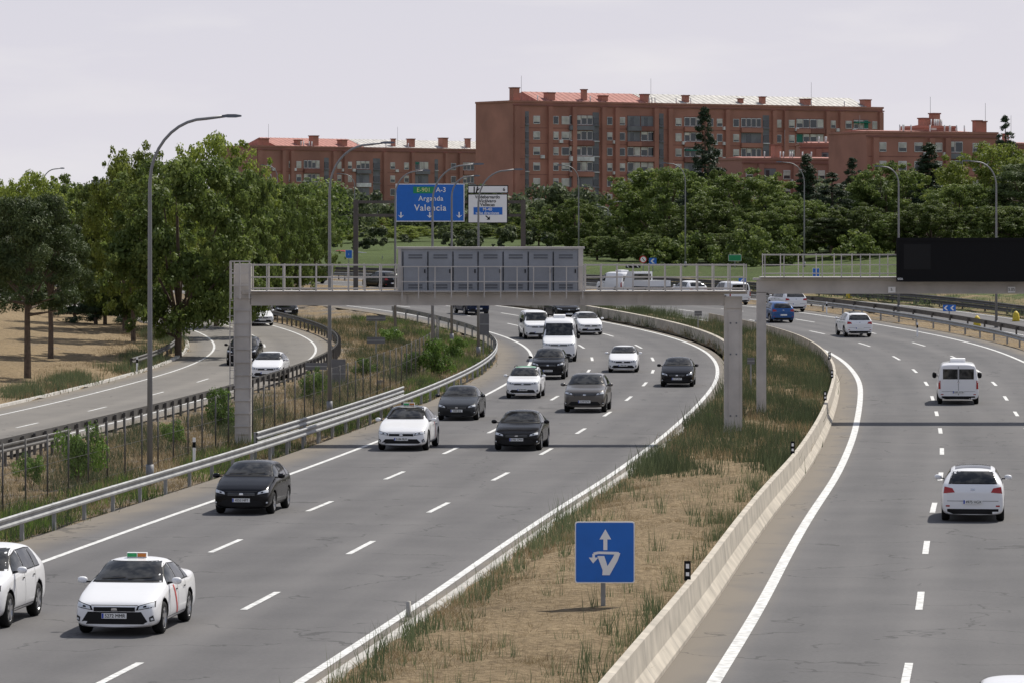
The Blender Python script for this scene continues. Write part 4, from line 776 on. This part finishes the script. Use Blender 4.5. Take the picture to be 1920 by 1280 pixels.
def make_car(kind,color,px,py,toward=True,plate=None,name='car',scale=1.,rim=None,taxi=False,roofc=None,extras=(),XY=None):
    me0,bvh,S=body(kind); L_,W_,H_=S['L'],S['W'],S['H']; me=me0.copy(); me.materials[0]=color
    X,Y=XY or ground_at(px,py); s_,o_=nearest(X,Y); tx,ty=tang(s_); T2=Vector((tx,ty,0))
    C=Vector((X,Y,0))+T2*(L_/2); zc=float(prof(C.y))+.022; slope=float((prof(C.y+2*ty)-prof(C.y-2*ty))/4)
    ang=-math.atan2(tx,ty)+(0 if toward else math.pi)
    e_=empty(name,(C.x,C.y,zc)); e_.rotation_euler=(math.atan(slope)*(1 if toward else -1),0,ang); e_.scale=(scale,)*3
    ob=bpy.data.objects.new('body',me); link(ob,e_)
    mb=MB(); yf=-L_/2; Tz=lambda t: float(np.interp(t,*zip(*S['top'])))
    def patch(ax,quad,mat,n=6,m=3,off=.006,mir=False):
        for sg in ((1,-1) if mir else (1,)):
            vs=[];ok=[]
            for j in range(m+1):
                for i in range(n+1):
                    u,v=i/n,j/m
                    a_=(quad[0][0]*(1-u)+quad[1][0]*u)*(1-v)+(quad[3][0]*(1-u)+quad[2][0]*u)*v; b_=(quad[0][1]*(1-u)+quad[1][1]*u)*(1-v)+(quad[3][1]*(1-u)+quad[2][1]*u)*v
                    if ax=='F': o2,d=(sg*a_,-9,b_),(0,1,0)
                    elif ax=='R': o2,d=(sg*a_,9,b_),(0,-1,0)
                    elif ax=='S': o2,d=(sg*5,a_,b_),(-sg,0,0)
                    else: o2,d=(sg*a_,b_,5),(0,0,-1)
                    h=bvh.ray_cast(Vector(o2),Vector(d))
                    if h[0] is None: vs.append((0,0,0)); ok.append(False); continue
                    nn_=h[1]; nn_=nn_ if nn_.dot(Vector(d))<0 else -nn_
                    vs.append(h[0]+nn_*off); ok.append(True)
            fs=[]
            for j in range(m):
                for i in range(n):
                    f=(j*(n+1)+i,j*(n+1)+i+1,(j+1)*(n+1)+i+1,(j+1)*(n+1)+i)
                    if all(ok[q] for q in f):
                        P=[Vector(vs[q]) for q in f]
                        if (P[0]-P[2]).length<.9: fs.append(f)
            mb.add(vs,fs,mat,True)
    R=lambda x0,x1,z0,z1:[(x0,z0),(x1,z0),(x1,z1),(x0,z1)]
    big=kind in('bigvan','van','smallvan'); light=color is P_white
    cow=float(Tz(S['sw'][0][0]-.02)) if not big else S['top'][4][1]
    wl,wh=cow+.035,H_-(.07 if not big else .28 if kind=='bigvan' else .13); k1=.405 if not big else .44; k2=S['wt']*.445
    patch('F',[(-W_*k1-.02,wl-.03),(W_*k1+.02,wl-.03),(W_*k2+.02,wh+.015),(-W_*k2-.02,wh+.015)],m_trim,14,8,.004)
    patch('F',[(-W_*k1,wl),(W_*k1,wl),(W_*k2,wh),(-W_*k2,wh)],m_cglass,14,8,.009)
    for (xa,xb) in ((-.55,-.05),(.0,.5)): patch('F',[(xa,wl+.02),(xb,wl+.05),(xb,wl+.065),(xa,wl+.035)],m_trim,6,1,.02)
    bz=S['belt']+.035
    for (b0,t0,b1,t1) in S['sw']:
        y=lambda t: yf+t*L_
        z0,z1=Tz(t0)-.125,Tz(t1)-.125
        patch('S',[(y(b0)-.02,bz-.02),(y(b1)+.02,bz-.02),(y(t1)+.02,z1+.02),(y(t0)-.02,z0+.02)],m_trim,6,4,.004,True)
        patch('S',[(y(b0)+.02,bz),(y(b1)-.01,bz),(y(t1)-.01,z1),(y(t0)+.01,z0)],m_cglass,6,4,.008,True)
    for t in ([S['sw'][0][0]+.01]+[q[2]+.008 for q in S['sw'][:2]]):
        patch('S',R(yf+t*L_-.006,yf+t*L_+.006,S['zb']+.17,S['belt']),m_seam,1,6,.003,True)
    for q in S['sw'][:2]: patch('S',R(yf+(q[2]-.055)*L_,yf+(q[2]-.015)*L_,S['belt']-.14,S['belt']-.11),m_trim if light else m_chrome,2,1,.02,True)
    a0,a1=yf+S['wb'][0]*L_+S['wr']+.07,yf+S['wb'][1]*L_-S['wr']-.07
    patch('S',R(a0,a1,S['zb']+.06,S['zb']+.14),m_trim,8,1,.004,True)
    zh=Tz(.02)-.06
    patch('F',[(W_*.25,zh-.10),(W_*.455,zh-.04),(W_*.45,zh+.075),(W_*.27,zh-.01)],m_trim,6,3,.006,True)
    patch('F',[(W_*.275,zh-.08),(W_*.445,zh-.025),(W_*.44,zh+.055),(W_*.29,zh-.018)],m_head,6,3,.011,True)
    patch('F',[(W_*.33,zh-.045),(W_*.37,zh-.035),(W_*.365,zh+.0),(W_*.335,zh-.015)],m_trim,3,2,.015,True)
    patch('F',R(-W_*.27,W_*.27,zh-.005,zh+.007),m_seam,10,1,.006)
    patch('F',R(-W_*.24,W_*.24,zh-.12,zh-.035),m_trim,8,2,.007)
    if kind in('suv','smallvan','bigvan','van') or not light:
        for kx in range(3): patch('F',R(-W_*.23,W_*.23,zh-.11+.03*kx,zh-.103+.03*kx),m_galv,8,1,.011)
    patch('F',[(-.065,zh-.10),(.065,zh-.10),(.05,zh-.05),(-.05,zh-.05)],m_chrome,2,2,.016)
    hi=.34 if taxi and kind=='sedan' else .26
    patch('F',[(-W_*.40,S['zb']+.09),(W_*.40,S['zb']+.09),(W_*.31,S['zb']+hi),(-W_*.31,S['zb']+hi)],m_trim,10,4,.006)
    patch('F',[(W_*.405,S['zb']+.14),(W_*.45,S['zb']+.16),(W_*.44,S['zb']+.27),(W_*.40,S['zb']+.23)],m_trim,3,2,.008,True)
    patch('F',[(W_*.415,S['zb']+.17),(W_*.44,S['zb']+.18),(W_*.435,S['zb']+.22),(W_*.415,S['zb']+.21)],m_head,2,2,.013,True)
    patch('F',R(-W_*.40,W_*.40,S['zb']+.035,S['zb']+.055),color,8,1,.01)
    zr=S['belt']-.12
    if big: patch('R',[(W_*.425,zr-.3),(W_*.478,zr-.3),(W_*.475,zr+.1),(W_*.43,zr+.1)],m_tail,2,4,.01,True)
    else: patch('R',[(W_*.28,zr-.05),(W_*.455,zr-.08),(W_*.44,zr+.10),(W_*.32,zr+.06)],m_tail,4,3,.01,True)
    a_,b_,k3,k4=S['rw']
    if kind=='van' or kind=='bigvan':
        patch('R',R(.03,W_*.37,a_,b_),m_trim,4,4,.006,True); patch('R',R(.05,W_*.36,a_+.02,b_-.02),m_cglass,4,4,.01,True); patch('R',R(-.008,.008,.45,H_-.15),m_seam,1,8,.006)
        mb.box(-.35,.35,yf+L_*.55,yf+L_*.75,H_-.02,H_+.16,m_swhite)
    else:
        patch('R',[(-W_*k3,a_),(W_*k3,a_),(W_*k4,b_),(-W_*k4,b_)],m_trim,8,5,.005); patch('R',[(-W_*k3+.03,a_+.02),(W_*k3-.03,a_+.02),(W_*k4-.02,b_-.02),(-W_*k4+.02,b_-.02)],m_cglass,8,5,.010)
    patch('R',R(-W_*.40,W_*.40,S['zb']+.05,S['zb']+.19),m_trim,8,2,.006); patch('R',R(-W_*.40,W_*.40,S['zb']+.40,S['zb']+.412),m_seam,8,1,.004)
    patch('R',R(W_*.36,W_*.42,S['zb']+.25,S['zb']+.29),m_tail,2,1,.008,True)
    patch('R',[(-.06,zr+.0),(.06,zr+.0),(.05,zr+.05),(-.05,zr+.05)],m_chrome,2,2,.012)
    if roofc: patch('T',R(-W_*S['wt']*.40,W_*S['wt']*.40,yf+.46*L_,yf+.80*L_),roofc,6,8,.006)
    if 'rails' in extras:
        for sd in (1,-1): mb.tube([(sd*W_*S['wt']*.44,yf+t*L_,Tz(t)+.02) for t in (.44,.5,.6,.7,.8,.85)],.022,m_trim,6)
    if taxi:
        q0=.40 if kind=='sedan' else .56
        patch('S',[(yf+q0*L_,S['belt']-.02),(yf+(q0+.025)*L_,S['belt']-.02),(yf+(q0+.10)*L_,S['zb']+.15),(yf+(q0+.075)*L_,S['zb']+.15)],m_stripe,3,6,.006,True)
        mb.box(-.21,.21,yf+.50*L_,yf+.50*L_+.12,H_-.005,H_+.10,m_swhite); mb.box(-.20,.0,yf+.50*L_-.006,yf+.50*L_-.001,H_+.01,H_+.085,m_tgreen); mb.box(.02,.20,yf+.50*L_-.006,yf+.50*L_-.001,H_+.01,H_+.085,m_or)
    for sd in (1,-1):
        cx=sd*(W_/2+.10) ; cy=yf+(S['sw'][0][0]+.035)*L_; cz=S['belt']+.09; hh=.075 if not big else .15
        P=[];NN=8
        for i in range(7):
            th=math.pi*i/6; rx=math.cos(th)*.12*sd; rr=math.sin(th)
            for j in range(NN): a2=2*math.pi*j/NN; P.append((cx-rx*.9,cy+.07*rr*math.cos(a2),cz+hh*(rr**.6 if rr>1e-6 else 0)*math.sin(a2)))
        mb.add(P,[(i*NN+j,i*NN+(j+1)%NN,(i+1)*NN+(j+1)%NN,(i+1)*NN+j) for i in range(6) for j in range(NN)],color if not big else m_trim,True)
        mb.box(min(sd*(W_/2-.10),cx),max(sd*(W_/2-.10),cx),cy-.03,cy+.03,cz-.05,cz-.02,m_trim)
    mb.obj('trim_and_glass',e_)
    zpl=S['zb']+.26
    for rear in (0,1):
        h=bvh.ray_cast(Vector((0,9 if rear else -9,zpl+(.12 if rear else 0))),Vector((0,-1 if rear else 1,0)))
        if h[0] is None: continue
        zp=zpl+(.12 if rear else 0); yy=h[0].y+(.02 if rear else -.02); pb=MB(); pb.box(-.26,.26,yy-.006,yy+.006,zp-.055,zp+.055,m_plate); q_=-1 if not rear else 1
        pb.box(-.255 if not rear else .215,-.215 if not rear else .255,yy-.009 if not rear else yy+.0062,yy-.0062 if not rear else yy+.009,zp-.05,zp+.05,m_blu); pb.obj('plate_panel',e_)
        if plate and ((rear and not toward) or (not rear and toward)):
            text(plate,.105,(.02*(-q_),yy+q_*.010,zp-.002),m_black,e_,name='plate_lettering',rot=(math.pi/2,0,math.pi if rear else 0),bold=.0,sx=.92)
    kk_=(S['wr'],rim); 
    if kk_ not in WC: WC[kk_]=wheel_mesh(S['wr'],.22,rim or m_rim)
    for t in S['wb']:
        for sd in (1,-1):
            wo=bpy.data.objects.new('wheel',WC[kk_]); wo.location=(sd*(W_/2-.125),yf+t*L_,S['wr']); wo.rotation_euler=(random.uniform(0,6),0,0 if sd>0 else math.pi); link(wo,e_)
    return e_
mc=make_car
mc('sedan',P_white,214,1195,plate='5272 MMR',name='taxi',taxi=True)
mc('suv',P_white,-78,1183,name='suv')
mc('hatch',P_black,452,966,plate='4553 HFT',name='hatchback')
mc('crossover',P_white,752,846,plate='5184 MLM',name='taxi',taxi=True,roofc=m_cglass)
mc('sedan',P_black,968,846,plate='0705 CPW',name='sedan_car',scale=1.0)
mc('sedan',P_grey,856,789,plate='5405 JHJ',name='sedan_car')
mc('suv',P_taupe,1096,774,plate='3199 KPX',name='suv',scale=1.06,rim=m_rimd)
mc('suv',P_white,979,748,plate='8748 MRS',name='suv',scale=.92,roofc=P_green,extras=('rails',))
mc('suv',P_black,1027,712,plate='6642 MVZ',name='suv')
mc('hatch',P_black,1269,726,plate='5137 DVT',name='hatchback')
mc('hatch',P_white,1168,699,plate='1982 HJR',name='hatchback',scale=.97)
mc('bigvan',P_white,1048,679,name='delivery_van')
mc('smallvan',P_white,1010,637,name='delivery_van')
mc('hatch',P_white,1108,629,name='hatchback')
mc('suv',P_black,1067,602,name='suv')
mc('suv',P_navy,898,592,name='suv')
mc('hatch',P_white,498,714,name='hatchback'); mc('suv',P_black,452,686,name='suv'); mc('sedan',P_white,492,612,name='sedan_car'); mc('sedan',P_black,540,596,name='sedan_car'); mc('suv',P_black,413,578,name='suv')
mc('hatch',P_white,1824,979,False,plate='4975 HGX',name='hatchback',scale=1.04,roofc=m_cglass)
mc('van',P_white,1797,759,False,plate='2280 GTW',name='van')
mc('suv',P_white,1612,633,False,name='suv',roofc=m_trim)
mc('hatch',P_blue,1469,606,False,name='hatchback'); mc('suv',P_white,1493,586,False,name='suv',extras=('rails',)); mc('smallvan',P_white,1388,573,False,name='van'); mc('hatch',P_white,1310,562,False,name='hatchback'); mc('van',P_white,1183,556,False,name='van')
mc('suv',P_grey,600,533,False,name='suv'); mc('suv',P_black,738,545,False,name='suv')
mc('hatch',P_red,662,494,False,name='hatchback'); mc('hatch',P_grey,690,498,False,name='hatchback')
mc('hatch',P_white,0,0,False,name='hatchback',XY=(7.62,63.8))
def flatbed():
    X,Y=ground_at(1236,560); s_,o_=nearest(X,Y); tx,ty=tang(s_); e_=empty('flatbed_truck',(X,Y,float(prof(Y))+.02)); e_.rotation_euler=(0,0,-math.atan2(tx,ty)); mb=MB()
    mb.box(-1,1,0,3.2,.75,.95,m_trim); mb.box(-1.02,1.02,-.02,3.2,.95,1.45,P_white); mb.add([(-.95,3.3,.45),(.95,3.3,.45),(.95,5,.45),(-.95,5,.45),(-.9,3.35,2.15),(.9,3.35,2.15),(.9,4.3,2.15),(-.9,4.3,2.15),(.95,5,1.2),(-.95,5,1.2)],[(0,3,2,1),(4,5,6,7),(0,1,5,4),(1,2,8,6,5),(0,4,7,9,3),(2,3,9,8),(8,9,7,6)],P_white)
    mb.box(-.75,.75,3.27,3.295,1.3,1.95,m_cglass); mb.obj('cab_and_bed',e_)
    for yy in (.9,4.2):
        for sd in (1,-1):
            wo=bpy.data.objects.new('wheel',wheel_mesh(.36,.22,m_rim)); wo.location=(sd*.85,yy,.36); wo.rotation_euler=(0,0,0 if sd>0 else math.pi); link(wo,e_)
flatbed()
print('objects',len(bpy.data.objects))
